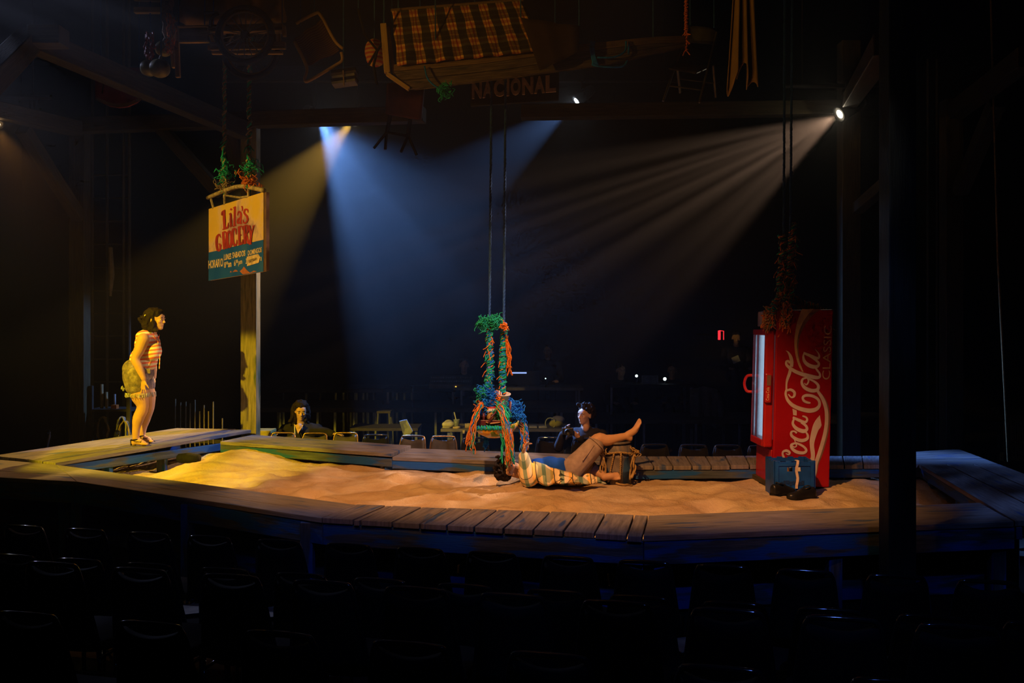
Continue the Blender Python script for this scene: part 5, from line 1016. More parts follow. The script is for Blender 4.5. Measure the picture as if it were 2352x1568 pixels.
# production desk electronics
o = P(1034, 884, 15.65); t = thing('lighting_console', (o.x, o.y, 1.12), 'wide lighting console with rows of faders on the dark desk', 'console'); ck = plain('console_black', (.05, .05, .055), .5)
m = MB(); m.hexa([Vector((o.x-.36, o.y, 1.12)), Vector((o.x+.36, o.y, 1.12)), Vector((o.x+.36, o.y+.4, 1.12)), Vector((o.x-.36, o.y+.4, 1.12))], [Vector((o.x-.36, o.y, 1.2)), Vector((o.x+.36, o.y, 1.2)), Vector((o.x+.36, o.y+.4, 1.33)), Vector((o.x-.36, o.y+.4, 1.33))]); m.build('console_body', ck, t, bevel=.01)
for r_ in range(2):
    m = MB()
    for i in range(24): m.box((o.x-.33+i*.0287, o.y+.10+.16*r_, 1.245+.052*r_), (.012, .03, .02))
    f_ = m.build('fader_bank', plain('fader_grey', (.4, .4, .42), .5), t); f_['kind'] = 'stuff'
def led(u, v, Y, r, c, s, lab, par=None):
    m = MB(); m.ball(P(u, v, Y), r, 10, 7); o = m.build('indicator_lamp', glow('led', c, s), par)
    if not par: tag(o, lab, 'lamp')
led(1047, 888, 15.6, .010, (1, .42, .04), 6, '', t)
for u, v, lab in ((1462, 863, 'left white desk lamp dot in the dark'), (1527, 870, 'right, brighter white desk lamp dot in the dark'), (1253, 869, 'tiny white lamp on the middle production desk')):
    p = P(u, v, 15.5); t = thing('desk_lamp', (p.x, p.y, 1.16 if u < 1300 else 1.22), lab, 'lamp'); m = MB(); m.tube(smooth_path([Vector((p.x, p.y, 1.16 if u < 1300 else 1.22)), Vector((p.x+.02, p.y+.03, 1.3)), p+Vector((0, .02, .0))], 4), .006, 6); m.build('gooseneck', M['black'], t); led(u, v, 15.5, .009 if u < 1300 else .022 if u < 1500 else .027, (.75, 1, .95), 5, '', t)
o = P(1200, 856, 15.7); t = thing('monitor', (o.x, o.y, 1.16), 'desk monitor seen edge on with pale blue glowing strip', 'monitor')
m = MB(); m.box((o.x+.02, o.y+.02, 1.30), (.55, .04, .24)); m.build('casing', M['black'], t, bevel=.01); m = MB(); m.box((o.x, o.y+.02, 1.17), (.2, .16, .02)); m.build('stand', M['black'], t)
m = MB(); m.box((o.x-.06, o.y-.005, o.z), (.26, .006, .026)); m.build('glowing_strip', glow('strip_blue', (.35, .50, 1), .9), t)
o = P(1493, 873, 15.45); t = thing('laptop', (o.x, o.y, 1.22), 'open laptop with grey-blue lid between the two white lamp dots', 'laptop'); m = MB(); m.box((o.x, o.y, 1.285), (.27, .012, .15)); m.build('lid', plain('laptop_grey', (.20, .25, .33), .5), t, bevel=.006); m = MB(); m.box((o.x, o.y+.1, 1.228), (.27, .2, .016)); m.build('keyboard_base', ck, t)
m = MB(); rc = glow('red_tube', (1, .02, .03), 2.2); a, b, c, d = P(1652, 780, 18.5), P(1652, 759, 18.5), P(1662, 760, 18.5), P(1662, 780, 18.5)
t = thing('red_light_frame', P(1657, 780, 18.5), 'small red glowing light frame high on the dark back wall', 'light'); m.tube([a, b], .026, 6); m.tube([b, c, d], .008, 6); m.build('red_tube', rc, t); m = MB(); m.beam(P(1657, 770, 18.56), Vector((P(1657, 770, 18.56).x, 21.0, P(1657, 770, 18.56).z)), .04, .04); m.build('mounting_arm', M['black'], t)
# tilted board, stool, books, jacket, mic stand
c = P(926, 988, 11.9); t = thing('tilted_board', (c.x, c.y, .66), 'tilted pale script board above a bronze chair', 'board'); m = MB(); q = [P(917, 967, 11.9), P(934, 963, 11.95), P(948, 990, 11.9), P(940, 1000, 11.9), P(927, 1000, 11.9)]; m.add(q+[p+Vector((0, .02, 0)) for p in q], [(0, 1, 2, 3, 4), (9, 8, 7, 6, 5)]+[(i, (i+1) % 5, 5+(i+1) % 5, 5+i) for i in range(5)]); m.build('board', plain('board_grey', (.20, .22, .26), .7), t)
m = MB(); m.tube([Vector((c.x, c.y+.03, 0)), Vector((c.x, c.y+.03, .84))], .012, 6); m.build('stand', M['black'], t)
c = P(866, 962, 12.9); t = thing('stool', (c.x, c.y+.15, 0), 'small metal stool standing behind the low dark table', 'stool'); m = MB(); m.box((c.x, c.y+.75, .93), (.2, .2, .03)); m.build('seat', bd_, t)
for sx in (-1, 1):
    for sy in (-1, 1): m = MB(); m.tube([(c.x+sx*.08, c.y+.75+sy*.08, .92), (c.x+sx*.12, c.y+.75+sy*.12, 0)], .012, 6); m.build('leg', lm_, t)
for i, (lab, mt) in enumerate((('green book lying lowest on the chair table beside the smiling person', plain('book_green', (.10, .20, .10), .7)), ('dark book in the middle of the small pile beside the smiling person', ck), ('pale green book topmost of the small pile', plain('book_pale', (.30, .36, .20), .7)))):
    c = P(724, 992, 12.0); m = MB(); m.box((c.x+.02*i, c.y, .795+.026*i), (.21-.03*i, .15, .024)); tag(m.build('book', mt), lab, 'book', 'books beside the smiling person')
platform('side_table', 'small table under the books beside the smiling person', 'table', P(700, 990, 12).x, P(760, 990, 12).x, 11.9, .782, .35, .03, [P(704, 990, 12).x, P(757, 990, 12).x], bd_)
c = P(1617, 905, 15); t = thing('jacket', (c.x, c.y, .55), 'dark jacket hung over a chair back in the gloom left of the cooler', 'jacket'); rows = [[Vector((c.x+(-.22+.44*j/8)*(1-.1*abs(i-2)/6), c.y+.03*sin(j*2.1)+.02*i*.3, 1.21-.09*i-.05*abs(j-4)/4)) for j in range(9)] for i in range(8)]
m = MB(); m.sheet(rows); m.build('jacket_body', plain('jacket_cloth', (.12, .10, .09), .95), t, smooth=True, solid=.03); m = MB(); m.tube(smooth_path([Vector((c.x+.2, c.y, 1.1)), Vector((c.x+.27, c.y, .85)), Vector((c.x+.28, c.y, .55))], 4), .05, 8); m.build('sleeve', plain('jacket_cloth2', (.11, .09, .085), .95), t, smooth=True); m = MB(); m.beam((c.x, c.y+.06, 0), (c.x, c.y+.06, 1.1), .05, .05); m.build('stand', M['black'], t)
c = P(948, 888, 15.2); t = thing('microphone_stand', (c.x, c.y, 0), 'thin stand with a pale cable at the left production desk', 'stand'); m = MB(); m.tube([(c.x, c.y, 0), (c.x, c.y, c.z)], .012, 6); m.build('pole', lm_, t); m = MB(); m.lathe([(0, -.02), (.05, .02), (0, .02)], Matrix.Translation(c), 10); m.build('cup_head', lm_, t); m = MB(); m.tube([(c.x, c.y, 0), (c.x-.15, c.y, .01)], .012, 6); m.tube([(c.x, c.y, 0), (c.x+.15, c.y, .01)], .012, 6); m.build('foot', lm_, t)

# ------------------------------------------------------------------ left wing: pipe ladder, cable bench, thin rods
t = thing('pipe_ladder', P(250, 990, 13)*1, 'dim pipe ladder frame with rungs rising at far left', 'ladder'); pm_ = plain('pipe_dark', (.08, .07, .05), .6); t.location.z = 0
for u in (212, 246, 284, 297): m = MB(); m.tube([Vector((LX(u, 13), 13, 0)), Vector((LX(u, 13), 13, 7.9))], .022, 8); m.build('upright', pm_, t)
for v in (402, 455, 508, 560, 615, 667, 720, 772, 825, 877): m = MB(); m.tube([P(212, v, 13), P(297, v, 13)], .014, 6); m.build('rung', pm_, t)
m = MB(); p0, p1 = P(253, 680, 12.9), P(253, 568, 12.9); m.tube([p0, p0.lerp(p1, .45)+Vector((.02, 0, 0)), p1], [.02, .04, .03], 6); m.build('pale_wrapping', plain('wrap_pale', (.3, .24, .15), .8), t)
c = P(252, 960, 12.2); t = thing('cable_bench', (c.x, 12.2, 0), 'black bench frame hung with coiled cables and tools behind the woman', 'bench'); x0, x1 = LX(202, 12.2), LX(300, 12.2)
for z in (1.08, .55): m = MB(); m.box(((x0+x1)/2, 12.4, z), (x1-x0, .4, .03)); m.build('shelf', bd_, t)
for x in (x0+.03, x1-.03): m = MB(); m.beam((x, 12.22, 0), (x, 12.22, 1.4), .05, .05); m.build('upright', bd_, t)
random.seed(95); cc = [plain('cable_tan', (.35, .24, .10), .6), plain('cable_green', (.2, .28, .12), .6), plain('cable_grey', (.3, .3, .3), .6), M['black']]
for i in range(9):
    x = x0+.06+(x1-x0-.12)*random.random(); z = random.choice((1.0, .95, .5)); r_ = random.uniform(.06, .13); m = MB()
    for k in range(3): m.tube([Vector((x+rnd(.01)+r_*.6*sin(a), 12.17+rnd(.03), z-r_*1.6+r_*1.6*cos(a))) for a in [2*pi*j/16 for j in range(17)]], .011, 6)
    tag(m.build('cable_coil', cc[i % 4], smooth=True), None); ob = col.objects[-1]; ob.parent = t; ob.matrix_parent_inverse = world_of(t).inverted()
for u, v0, v1, r_, mt in ((230, 882, 930, .022, 0), (241, 900, 930, .018, 0), (260, 905, 930, .015, 2)): m = MB(); m.tube([Vector((LX(u, 12.3), 12.35, 1.09)), Vector((LX(u, 12.3), 12.35, HC-(v0-V0)*12.35/F))], r_, 8); tag(m.build('stick_tool', cc[mt], smooth=True), '%s upright stick standing on the cable bench' % {230: 'tall pale', 241: 'shorter pale', 260: 'thin grey'}[u], 'stick')
m = MB(); m.box((LX(264, 12.3), 12.3, 1.12), (.07, .08, .05)); tag(m.build('orange_box', plain('box_orange', (.6, .15, .03), .5)), 'small orange box on the cable bench', 'box')
t = thing('rod_fence', (LX(455, 13.6), 13.6, 0), 'row of thin upright rods behind the left walkway', 'fence')
for i, u in enumerate((403, 415, 427, 437, 448, 459, 469, 479, 490, 511)): m = MB(); m.tube([Vector((LX(u, 13.6), 13.6, 0)), Vector((LX(u, 13.6), 13.6, HC-((916, 924, 922, 926, 918, 944, 930, 944, 922, 960)[i]-V0)*13.6/F))], .010, 6); m.build('rod', plain('rod_tan', (.22, .17, .10), .6), t)
m = MB(); m.beam((LX(398, 13.6), 13.62, .5), (LX(516, 13.6), 13.62, .5), .03, .05); m.build('rail', bd_, t)
for u in (185, 20): p = PZ(u, 998, .892); place(proto, p.x, p.y-.29+.6, 0, R(120), 'dark chair at far left %s' % ('beside the cable bench' if u == 185 else 'edge behind the walkway'), 'chairs in the left wing')
m = MB(); m.box((LX(590, 12.3), 12.5, .40), (.34, .3, .80)); tag(m.build('wooden_box', plain('box_yellow', (.42, .34, .12), .7), bevel=.008), 'pale wooden box end just right of the lit post foot', 'box')
# right wing
t = thing('wall_ladder', P(2140, 1000, 12)*1, 'faint ladder standing behind the thick near post', 'ladder'); t.location.z = 0
for u in (2131, 2152): m = MB(); m.tube([Vector((LX(u, 12), 12, 0)), Vector((LX(u, 12), 12, 5.6))], .018, 6); m.build('upright', pm_, t)
for v in range(330, 1000, 62): m = MB(); m.tube([P(2131, v, 12), P(2152, v-4, 12)], .012, 6); m.build('rung', pm_, t)
a, b = P(2316, 1060, 9.5), P(2283, 150, 9.5); m = MB(); m.tube([a, a.lerp(b, .5)+Vector((-.03, 0, 0)), Vector((b.x-.1, b.y, 7.95))], .012, 6); tag(m.build('hanging_rope', TW['tan'], smooth=True), 'long slack rope hanging at far right', 'rope')
t = thing('pin_rail', (LX(2280, 11), 11, 0), 'dark pin rail bench with hanging rope hanks at far right', 'rail')
for z, hh in ((1.0, .12), (.72, .05)): m = MB(); m.box((LX(2290, 11), 11, z), (1.0, .08, hh)); m.build('rail_board', M['timber'], t)
for u in (2206, 2300, 2380): m = MB(); m.beam((LX(u, 11), 11, 0), (LX(u, 11), 11, 1.0), .07, .07); m.build('upright', M['timber'], t)
random.seed(97)
for u in (2318, 2330, 2345):
    m = MB()
    for k in range(3): x = LX(u, 10.9)+rnd(.03); m.tube(smooth_path([Vector((x-.03, 10.9, 1.08)), Vector((x-.05, 10.88, .75)), Vector((x, 10.88, .62)), Vector((x+.05, 10.88, .75)), Vector((x+.03, 10.9, 1.08))], 4), .011, 6)
    m.build('rope_hank', TW['tan'], t, smooth=True)
m = MB(); m.box(P(2301, 1048, 10.8), (.035, .02, .10)); m.build('yellow_tag', plain('tag_yellow', (.6, .5, .15), .6), t)

# ------------------------------------------------------------------ stage lamps on their pipes
lb = plain('lamp_black', (.015, .015, .016), .5)
def fixture(loc, target, c, s, label, pz, r=.085):
    loc = Vector(loc); d = (Vector(target)-loc).normalized(); Mx = Matrix.Translation(loc-d*.03) @ d.to_track_quat('Z', 'Y').to_matrix().to_4x4()
    t = thing('stage_light', loc, label, 'stage light')
    m = MB(); m.lathe([(0, -.34), (.06, -.34), (r*.9, -.28), (r, -.06), (r+.012, -.05), (r+.012, -.012), (r-.006, -.012), (r-.006, -.03)], Mx, 20); m.build('lamp_body', lb, t, smooth=True)
    m = MB(); m.lathe([(0, -.022), (r*.55, -.022)], Mx, 20); m.build('lens', glow('lens', c, s), t)
    top = loc+Vector((0, 0, .26)); mid = loc-d*.16; sd = d.cross(Vector((0, 0, 1))).normalized()*(r+.02)
    m = MB(); m.tube([mid+sd, mid+sd+Vector((0, 0, .1)), Vector((mid.x, mid.y, loc.z+.22))+sd*.4, Vector((mid.x, mid.y, loc.z+.22))-sd*.4, mid-sd+Vector((0, 0, .1)), mid-sd], .010, 6); m.build('yoke', lb, t)
    m = MB(); m.beam(Vector((mid.x, mid.y, loc.z+.20)), Vector((mid.x, mid.y, pz+.03)), .035, .05); m.build('clamp', lb, t)
    return t
for nm, loc, tg, c, s, lab in (('a', L1, T1, (.7, .82, 1), 60, 'white-blue stage light whose broad beam starts behind the left beam'), ('b', L2, T2, (1, .75, .35), 40, 'amber stage light beside the white-blue one behind the left beam'), ('c', L3, T3, (.8, .9, 1), 60, 'stage light showing a white dot above the right beam'), ('d', L4, T4, (1, .85, .6), 60, 'bright peach stage light at upper right with streaked beam'), ('e', L5, T5, (1, .6, .25), 25, 'orange stage light at the left edge of the picture')):
    fixture(loc, tg, c, s, lab, {'a': L3.z+.33, 'b': L3.z+.33, 'c': L3.z+.33, 'd': L4.z+.36, 'e': L5.z+.36}[nm])
for y, z, x0, x1, lab in ((13.56, L3.z+.33, -4.2, 2.4, 'black lighting pipe carrying the blue and amber lamps'), (L4.y+.12, L4.z+.36, 3.0, 4.4, 'black lighting pipe carrying the peach lamp'), (L5.y+.05, L5.z+.36, -6.6, -5.2, 'black lighting pipe carrying the orange lamp at the left edge')):
    t = thing('lighting_pipe', ((x0+x1)/2, y, z), lab, 'pipe'); m = MB(); m.tube([(x0, y, z), (x1, y, z)], .024, 8); m.build('pipe', lb, t)
    for x in (x0+.2, x1-.2): m = MB(); m.tube([(x, y, z), (x, y, 8)], .008, 6); m.build('hanger', lb, t)

# ------------------------------------------------------------------ belongings hung overhead
def hang(t, pts):
    for p in pts: m = MB(); m.tube([Vector(p), Vector((p[0], p[1], 8.0))], .006, 5); m.build('hanging_line', TW['cord'], t)
old = wood('old_wood', [(.3, (.10, .06, .03)), (.5, (.22, .14, .07)), (.7, (.34, .23, .12))], rough=.6); gold = wood('yellow_wood', [(.3, (.35, .22, .07)), (.5, (.48, .31, .10)), (.7, (.58, .40, .16))])
H = lambda u, v, Y=8.0: P(u, v, Y)
def bm(par, a, b, w0, h0, mat, nm): m = MB(); m.beam(a, b, w0, h0); return m.build(nm, mat, par, bevel=.004)
# handcart
t = thing('handcart', H(565, 110), 'wooden handcart with two spoked wheels hung overhead at upper left', 'cart')
for a, b, w0, h0, mt, nm in ((H(480, 68), H(650, 64), .04, .07, old, 'side_board'), (H(482, 73, 7.97), H(650, 70, 7.97), .02, .012, gold, 'edge_strip'), (H(484, 106, 7.9), H(656, 104, 7.9), .06, .05, old, 'side_board'), (H(484, 114, 7.88), H(656, 111, 7.88), .02, .014, gold, 'edge_strip'), (H(487, 122, 8.2), H(650, 122, 8.2), .04, .022, gold, 'floor_slat'), (H(484, 80), H(492, 102), .03, .03, gold, 'stake'), (H(640, 78), H(640, 100), .035, .04, gold, 'stake'), (H(652, 60), H(654, 84), .03, .04, gold, 'stake'), (H(482, 72, 8.6), H(650, 70, 8.6), .04, .05, old, 'side_board'), (H(484, 110, 8.6), H(484, 110, 7.9), .05, .04, old, 'cross_bar'), (H(650, 108, 8.6), H(650, 108, 7.9), .05, .04, old, 'cross_bar')): bm(t, a, b, w0, h0, mt, nm)
for cu, cv, Y in ((563, 80, 7.82), (576, 116, 8.5)):
    c = H(cu, cv, Y); rad = 62*Y/F; wh = thing('wheel', c, None, None); 
    tag(wh); del_keys = [k for k in wh.keys()]; wh.parent = t; wh.matrix_parent_inverse = world_of(t).inverted()
    m = MB(); n = 32
    for r_, th in ((rad, .026),): m.tube([c+Vector((r_*cos(a), 0, r_*sin(a))) for a in [2*pi*i/n for i in range(n+1)]], th, 8)
    m.build('tyre', M['black'], wh, smooth=True)
    m = MB(); m.tube([c+Vector(((rad-.03)*cos(a), 0, (rad-.03)*sin(a))) for a in [2*pi*i/n for i in range(n+1)]], .012, 6); m.build('rim', old, wh, smooth=True)
    m = MB(); [m.tube([c+Vector((.03*cos(a), rnd(.02), .03*sin(a))), c+Vector(((rad-.03)*cos(a+.15), 0, (rad-.03)*sin(a+.15)))], .004, 5) for a in [2*pi*i/18 for i in range(18)]]; sp_ = m.build('spokes', lm_, wh); sp_['kind'] = 'stuff'
    m = MB(); m.ball(c, .04, 10, 7); m.build('hub', M['black'], wh, smooth=True)
m = MB(); m.tube(smooth_path([H(468, 30, 7.85), H(500, 30, 7.85), H(495, 34, 7.85), H(485, 44, 7.85), H(484, 60, 7.9)], 3), .014, 6); m.build('crank', M['black'], t, smooth=True)
hang(t, [H(490, 66), H(648, 62)])
# crate frame left of the cart
t = thing('crate_frame', H(440, 80), 'open wooden frame with long leg hung left of the handcart', 'frame')
for a, b, w0, h0, mt, nm in ((H(408, 62), H(478, 60), .04, .014, gold, 'rail'), (H(412, 97), H(482, 96), .04, .016, gold, 'rail'), (H(405, 64), H(409, 178), .04, .035, gold, 'leg'), (H(396, 105, 8.1), H(400, 156, 8.1), .035, .05, gold, 'leg'), (H(408, 80, 8.04), H(478, 78, 8.04), .02, .12, old, 'back_board')): bm(t, a, b, w0, h0, mt, nm)
hang(t, [H(410, 62), H(470, 60)])
t = thing('branch_post', H(388, 100), 'knobbly trunk with a sawn side plank hung at upper left', 'branch'); m = MB(); random.seed(100)
pts = [H(386, -60), H(384, 10), H(386, 55), H(392, 95), H(396, 118)]; m.tube(smooth_path(pts, 5), [.05+.008*sin(i*1.7) for i in range(21)], 10); m.build('trunk', plain('bark', (.16, .08, .035), .9, var=.6, scale=30), t, smooth=True)
bm(t, H(309, 24), H(380, 24), .05, .048, gold, 'side_plank'); bm(t, H(308, -1), H(380, 2), .04, .02, old, 'side_plank')
fringe(t, H(390, 40, 7.93), H(395, 75, 7.93), H(388, 120, 7.93), dict(orange=1, tan=1), 26, .03, .03, 101, .004); hang(t, [H(386, -55)])
gd = plain('gourd_skin', (.22, .20, .08), .45, var=.4, scale=14)
for u, v, Y, r_, lab in ((367, 157, 7.9, .082, 'large round gourd hanging lowest at upper left'), (343, 156, 8.1, .075, 'gourd hanging behind the large round one'), (376, 112, 8.15, .07, 'small gourd with orange top above the large one')):
    c = H(u, v, Y); t = thing('gourd', c, lab, 'gourd', 'gourds hung at upper left'); m = MB(); n = 20; vs = []
    for i in range(11):
        th = pi*i/10
        for j in range(n): a = 2*pi*j/n; rr = r_*(1+.05*cos(8*a))*sin(th)+.004; vs.append(c+Vector((rr*cos(a), rr*sin(a), r_*.95*cos(th))))
    m.add(vs, [(i*n+j, i*n+(j+1) % n, (i+1)*n+(j+1) % n, (i+1)*n+j) for i in range(10) for j in range(n)]); m.build('fruit', gd, t, smooth=True); m = MB(); m.tube([c+Vector((0, 0, r_*.9)), c+Vector((.01, 0, r_*1.3))], .012, 6); m.build('stem', old, t); hang(t, [c+Vector((.01, 0, r_*1.25))])
t = thing('chili_string', H(345, 90), 'string of dried red chilies hanging beside the gourds', 'chilies'); m = MB(); random.seed(102)
for i in range(46): p = H(343+rnd(9), 70+random.random()*55, 8+rnd(.05)); m.tube([p, p+Vector((rnd(.02), rnd(.02), -.035)), p+Vector((rnd(.03), 0, -.06))], [.008, .008, .002], 5)
tag(m.build('chilies', plain('chili_red', (.32, .03, .015), .4), t, smooth=True), kind='stuff'); hang(t, [H(345, 72)])
# canvas, deck chair, books, bundle
cv = plain('brown_canvas', (.24, .15, .06), .9, var=.3, scale=3); m = MB(); random.seed(103)
rows = [[H(415+240*j/20-(10*i/8 if j < 3 else 0), -20+84*i/8-10*abs(j-9)/9*(i/8), 8.35)+Vector((0, .10*noise.noise(Vector((j*.5, i*.4, 1)))+.04*sin(j*1.1+i*.6), .02*noise.noise(Vector((j*.7, i*.6, 4))))) for j in range(21)] for i in range(9)]
m.sheet(rows); o = m.build('canvas_sheet', cv, smooth=True, solid=.006); tag(o, 'creased brown canvas hung behind the handcart', 'canvas')
m = MB(); m.tube([H(412, -24, 8.35), H(660, -24, 8.35)], .015, 6); pole = m.build('hanging_pole', old, o)
for u in (425, 640): m = MB(); m.tube([H(u, -24, 8.35), Vector((H(u, -24, 8.35).x, 8.35, 8.0))], .006, 5); m.build('hanging_line', TW['cord'], o)
t = thing('deck_chair', H(735, 110), 'folded deck chair with dark striped cloth hung aslant', 'deck chair')
fr = [H(680, 54), H(722, 32), H(737, 36), H(768, 92), H(788, 112)]; m = MB(); m.tube(smooth_path(fr, 4), .014, 8); m.build('frame_tube', gold, t, smooth=True)
m = MB(); m.tube(smooth_path([H(676, 95), H(704, 152), H(700, 182), H(712, 184), H(770, 150), H(786, 138), H(784, 120)], 4), .014, 8); m.build('frame_tube', gold, t, smooth=True)
sk_, nt, bs_ = nodemat('dark_stripes', .9, .1); wv = nt.nodes.new('ShaderNodeTexWave'); wv.inputs['Scale'].default_value = 5; wv.inputs['Distortion'].default_value = 1.5; nt.links.new(texco(nt, 'UV', (.2, 1, 1), rot=(0, 0, R(90))), wv.inputs['Vector']); nt.links.new(ramp(nt, wv.outputs[1], [(.3, (.10, .03, .02)), (.5, (.03, .03, .025)), (.7, (.16, .10, .04))]), bs_.inputs['Base Color'])
rows = [[lerp(lerp(H(676, 88), H(738, 45), j/8), lerp(H(706, 150), H(780, 118), j/8), i/8)+Vector((0, .05*sin(pi*i/8)+.02*sin(j*1.3), 0)) for j in range(9)] for i in range(9)]
m = MB(); m.sheet(rows); m.build('sling', sk_, t, smooth=True, solid=.008); hang(t, [H(722, 34), H(690, 60)])
t = thing('book_bundle', H(792, 192), 'bundle of books tied with string, hung under the deck chair', 'books'); ang = R(8)
for i, (w0, mt) in enumerate(((.20, plain('pages', (.20, .20, .24), .8)), (.21, M['black']), (.19, plain('pages2', (.20, .20, .24), .8)), (.21, plain('cover_brown', (.05, .035, .025), .6)), (.21, M['black']))): m = MB(); m.box(H(792, 192-6.5*i), (w0, .15, .022), Matrix.Rotation(-ang, 3, 'Y').to_4x4()); m.build('book', mt, t)
m = MB(); q = [H(790, 196, 7.91), H(788, 162, 7.91), H(788, 162, 8.08), H(790, 196, 8.08)]; m.tube(q+[q[0]], .005, 5); m.build('string', TW['tan'], t); hang(t, [H(789, 162)])
t = thing('cloth_bundle', H(862, 150), 'striped orange cloth bundle strapped beside the boat', 'bundle'); sc_, nt, bs_ = nodemat('orange_stripes', .9, .1); wv = nt.nodes.new('ShaderNodeTexWave'); wv.bands_direction = 'Z'; wv.inputs['Scale'].default_value = 9; wv.inputs['Distortion'].default_value = 1; nt.links.new(texco(nt, 'Object', (1, 1, 1)), wv.inputs['Vector']); nt.links.new(ramp(nt, wv.outputs[1], [(.4, (.45, .08, .03)), (.55, (.55, .35, .10))]), bs_.inputs['Base Color'])
m = MB(); m.ball(H(860, 118), (.085, .09, .11), 14, 10); m.ball(H(862, 135), (.08, .08, .07), 14, 10); fuse(m, 'rolled_cloth', sc_, t, .012, 2); m = MB(); m.tube([H(822, 20, 7.9), H(838, 80, 7.88), H(866, 115, 7.88), H(846, 150, 7.9)], .012, 6); m.tube([H(880, 95, 7.9), H(866, 118, 7.88), H(858, 150, 7.9), H(866, 195, 7.95)], .012, 6); m.build('strap', M['black'], t); hang(t, [H(860, 92), H(823, 20, 7.9)])
# wooden boat with plaid blanket
t = thing('rowing_boat', H(1200, 170, 8), 'weathered wooden boat hull hung overhead, pointing right', 'boat'); hull = wood('hull_wood', [(.3, (.05, .035, .027)), (.5, (.13, .095, .075)), (.7, (.26, .20, .15))], (.05, .05, .06), pamt=.62)
topc = [(905, 165), (1000, 158), (1120, 146), (1240, 130), (1400, 112), (1500, 102), (1572, 99)]; midc = [(918, 186), (1010, 176), (1120, 164), (1240, 148), (1400, 126), (1500, 110), (1574, 101)]; botc = [(938, 206), (1010, 198), (1120, 184), (1240, 168), (1400, 146), (1500, 124), (1577, 106)]
dep = [0, 0, 0, .02, .10, .22, .42]
def strake(up, dn, Y0, sgn, nm, mt=hull, th=.022):
    A = [H(u, v, Y0+sgn*dep[i]) for i, (u, v) in enumerate(up)]; B = [H(u, v, Y0+sgn*dep[i]) for i, (u, v) in enumerate(dn)]; A = smooth_path(A, 4); B = smooth_path(B, 4); n = len(A); m = MB(); uv = []; vs = [x for ab in zip(A, B) for x in ab]; o_ = random.random()*9
    uv = [[(.15*i, o_), (.15*i, o_+.15), (.15*(i+1), o_+.15), (.15*(i+1), o_)] for i in range(n-1)]
    m.add(vs, [(2*i, 2*i+1, 2*i+3, 2*i+2) for i in range(n-1)], uv); return m.build(nm, mt, t, solid=th, recalc=False)
gun = [(u, v-16) for u, v in topc]
for Y0, sg in ((7.58, 1), (8.42, -1)):
    strake(topc, midc, Y0, sg, 'strake'); strake([(u, v+1.2) for u, v in midc], botc, Y0, sg, 'strake'); strake(gun, [(u, v-.8) for u, v in topc], Y0, sg, 'gunwale', old, .03)
A = smooth_path([H(u, v, 7.58+dep[i]) for i, (u, v) in enumerate(botc)], 4); B = smooth_path([H(u, v, 8.42-dep[i]) for i, (u, v) in enumerate(botc)], 4)
for k in range(4):
    m = MB(); vs = []
    for a, b in zip(A, B): vs += [a.lerp(b, (k+.03)/4), a.lerp(b, (k+.97)/4)]
    m.add(vs, [(2*i, 2*i+1, 2*i+3, 2*i+2) for i in range(len(A)-1)], [[(.15*i, k), (.15*i, k+.2), (.15*(i+1), k+.2), (.15*(i+1), k)] for i in range(len(A)-1)]); m.build('bottom_plank', hull, t, solid=.02, recalc=False)
bm(t, H(881, 55, 7.6), H(890, 168, 7.6), .05, .05, gold, 'corner_post'); bm(t, H(889, 170, 7.57), H(940, 205, 7.57), .05, .03, gold, 'stern_edge')  # yellow of the lit stern edge put into the wood colour
m = MB(); q = [H(890, 60, 7.62), H(905, 165, 7.62), H(938, 206, 7.60), H(938, 206, 8.40), H(905, 165, 8.38), H(890, 60, 8.38)]; m.add(q, [(0, 1, 4, 5), (1, 2, 3, 4)]); m.build('transom', old, t, solid=.03, recalc=False)
hang(t, [H(1000, 150, 7.6), H(1500, 100, 7.85), H(882, 56, 7.6)])
pl2, nt, bs_ = nodemat('plaid_blanket', .95, .1); sx = nt.nodes.new('ShaderNodeSeparateXYZ'); nt.links.new(texco(nt, 'UV', (1, 1, 1)), sx.inputs[0])
g1 = bands(sx.outputs[0], 1/7.6, [(0, (.80, .50, .16)), (.10, (.55, .16, .06)), (.16, (.82, .55, .2)), (.28, (.55, .14, .06)), (.36, (.85, .55, .18)), (.50, (.10, .09, .06))]); g2 = bands(sx.outputs[1], 1/3.2, [(0, (1, .95, .8)), (.12, (.75, .45, .3)), (.3, (1, .95, .8)), (.45, (.35, .32, .22)), (.7, (.55, .5, .3)), (.78, (.33, .3, .2))]); nt.links.new(mix(nt, 1.0, g1, g2, 'MULTIPLY'), bs_.inputs['Base Color'])
rows = []
for i in range(13):
    s = i/12; rows.append([lerp(lerp(H(900, 26, 7.72), H(1200, 2, 7.72), j/40), lerp(H(914, 152, 7.545), H(1246, 118, 7.545), j/40), s)+Vector((.006*sin(j*2+i), -.035*abs(sin(j*.55+.3*i))*s-.01*noise.noise(Vector((j*.6, i*.8, 0))), -.02*max(0, noise.noise(Vector((j*.45, 3, 0))))*s)) for j in range(41)])
m = MB(); m.sheet(rows); tag(m.build('plaid_blanket', pl2, smooth=True, solid=.006), 'orange and brown plaid blanket draped over the side of the hanging boat', 'blanket')
m = MB(); m.tube([H(898, 24, 7.74), H(1202, 0, 7.74)], .014, 6); o = col.objects[-1]
bl = [x for x in col.objects if x.name == 'plaid_blanket'][0]; m.build('hanging_rod', old, bl)
for u, v in ((915, 23), (1190, 1)): m = MB(); p = H(u, v, 7.74); m.tube([p, Vector((p.x, p.y, 8.0))], .006, 5); m.build('hanging_line', TW['cord'], bl)
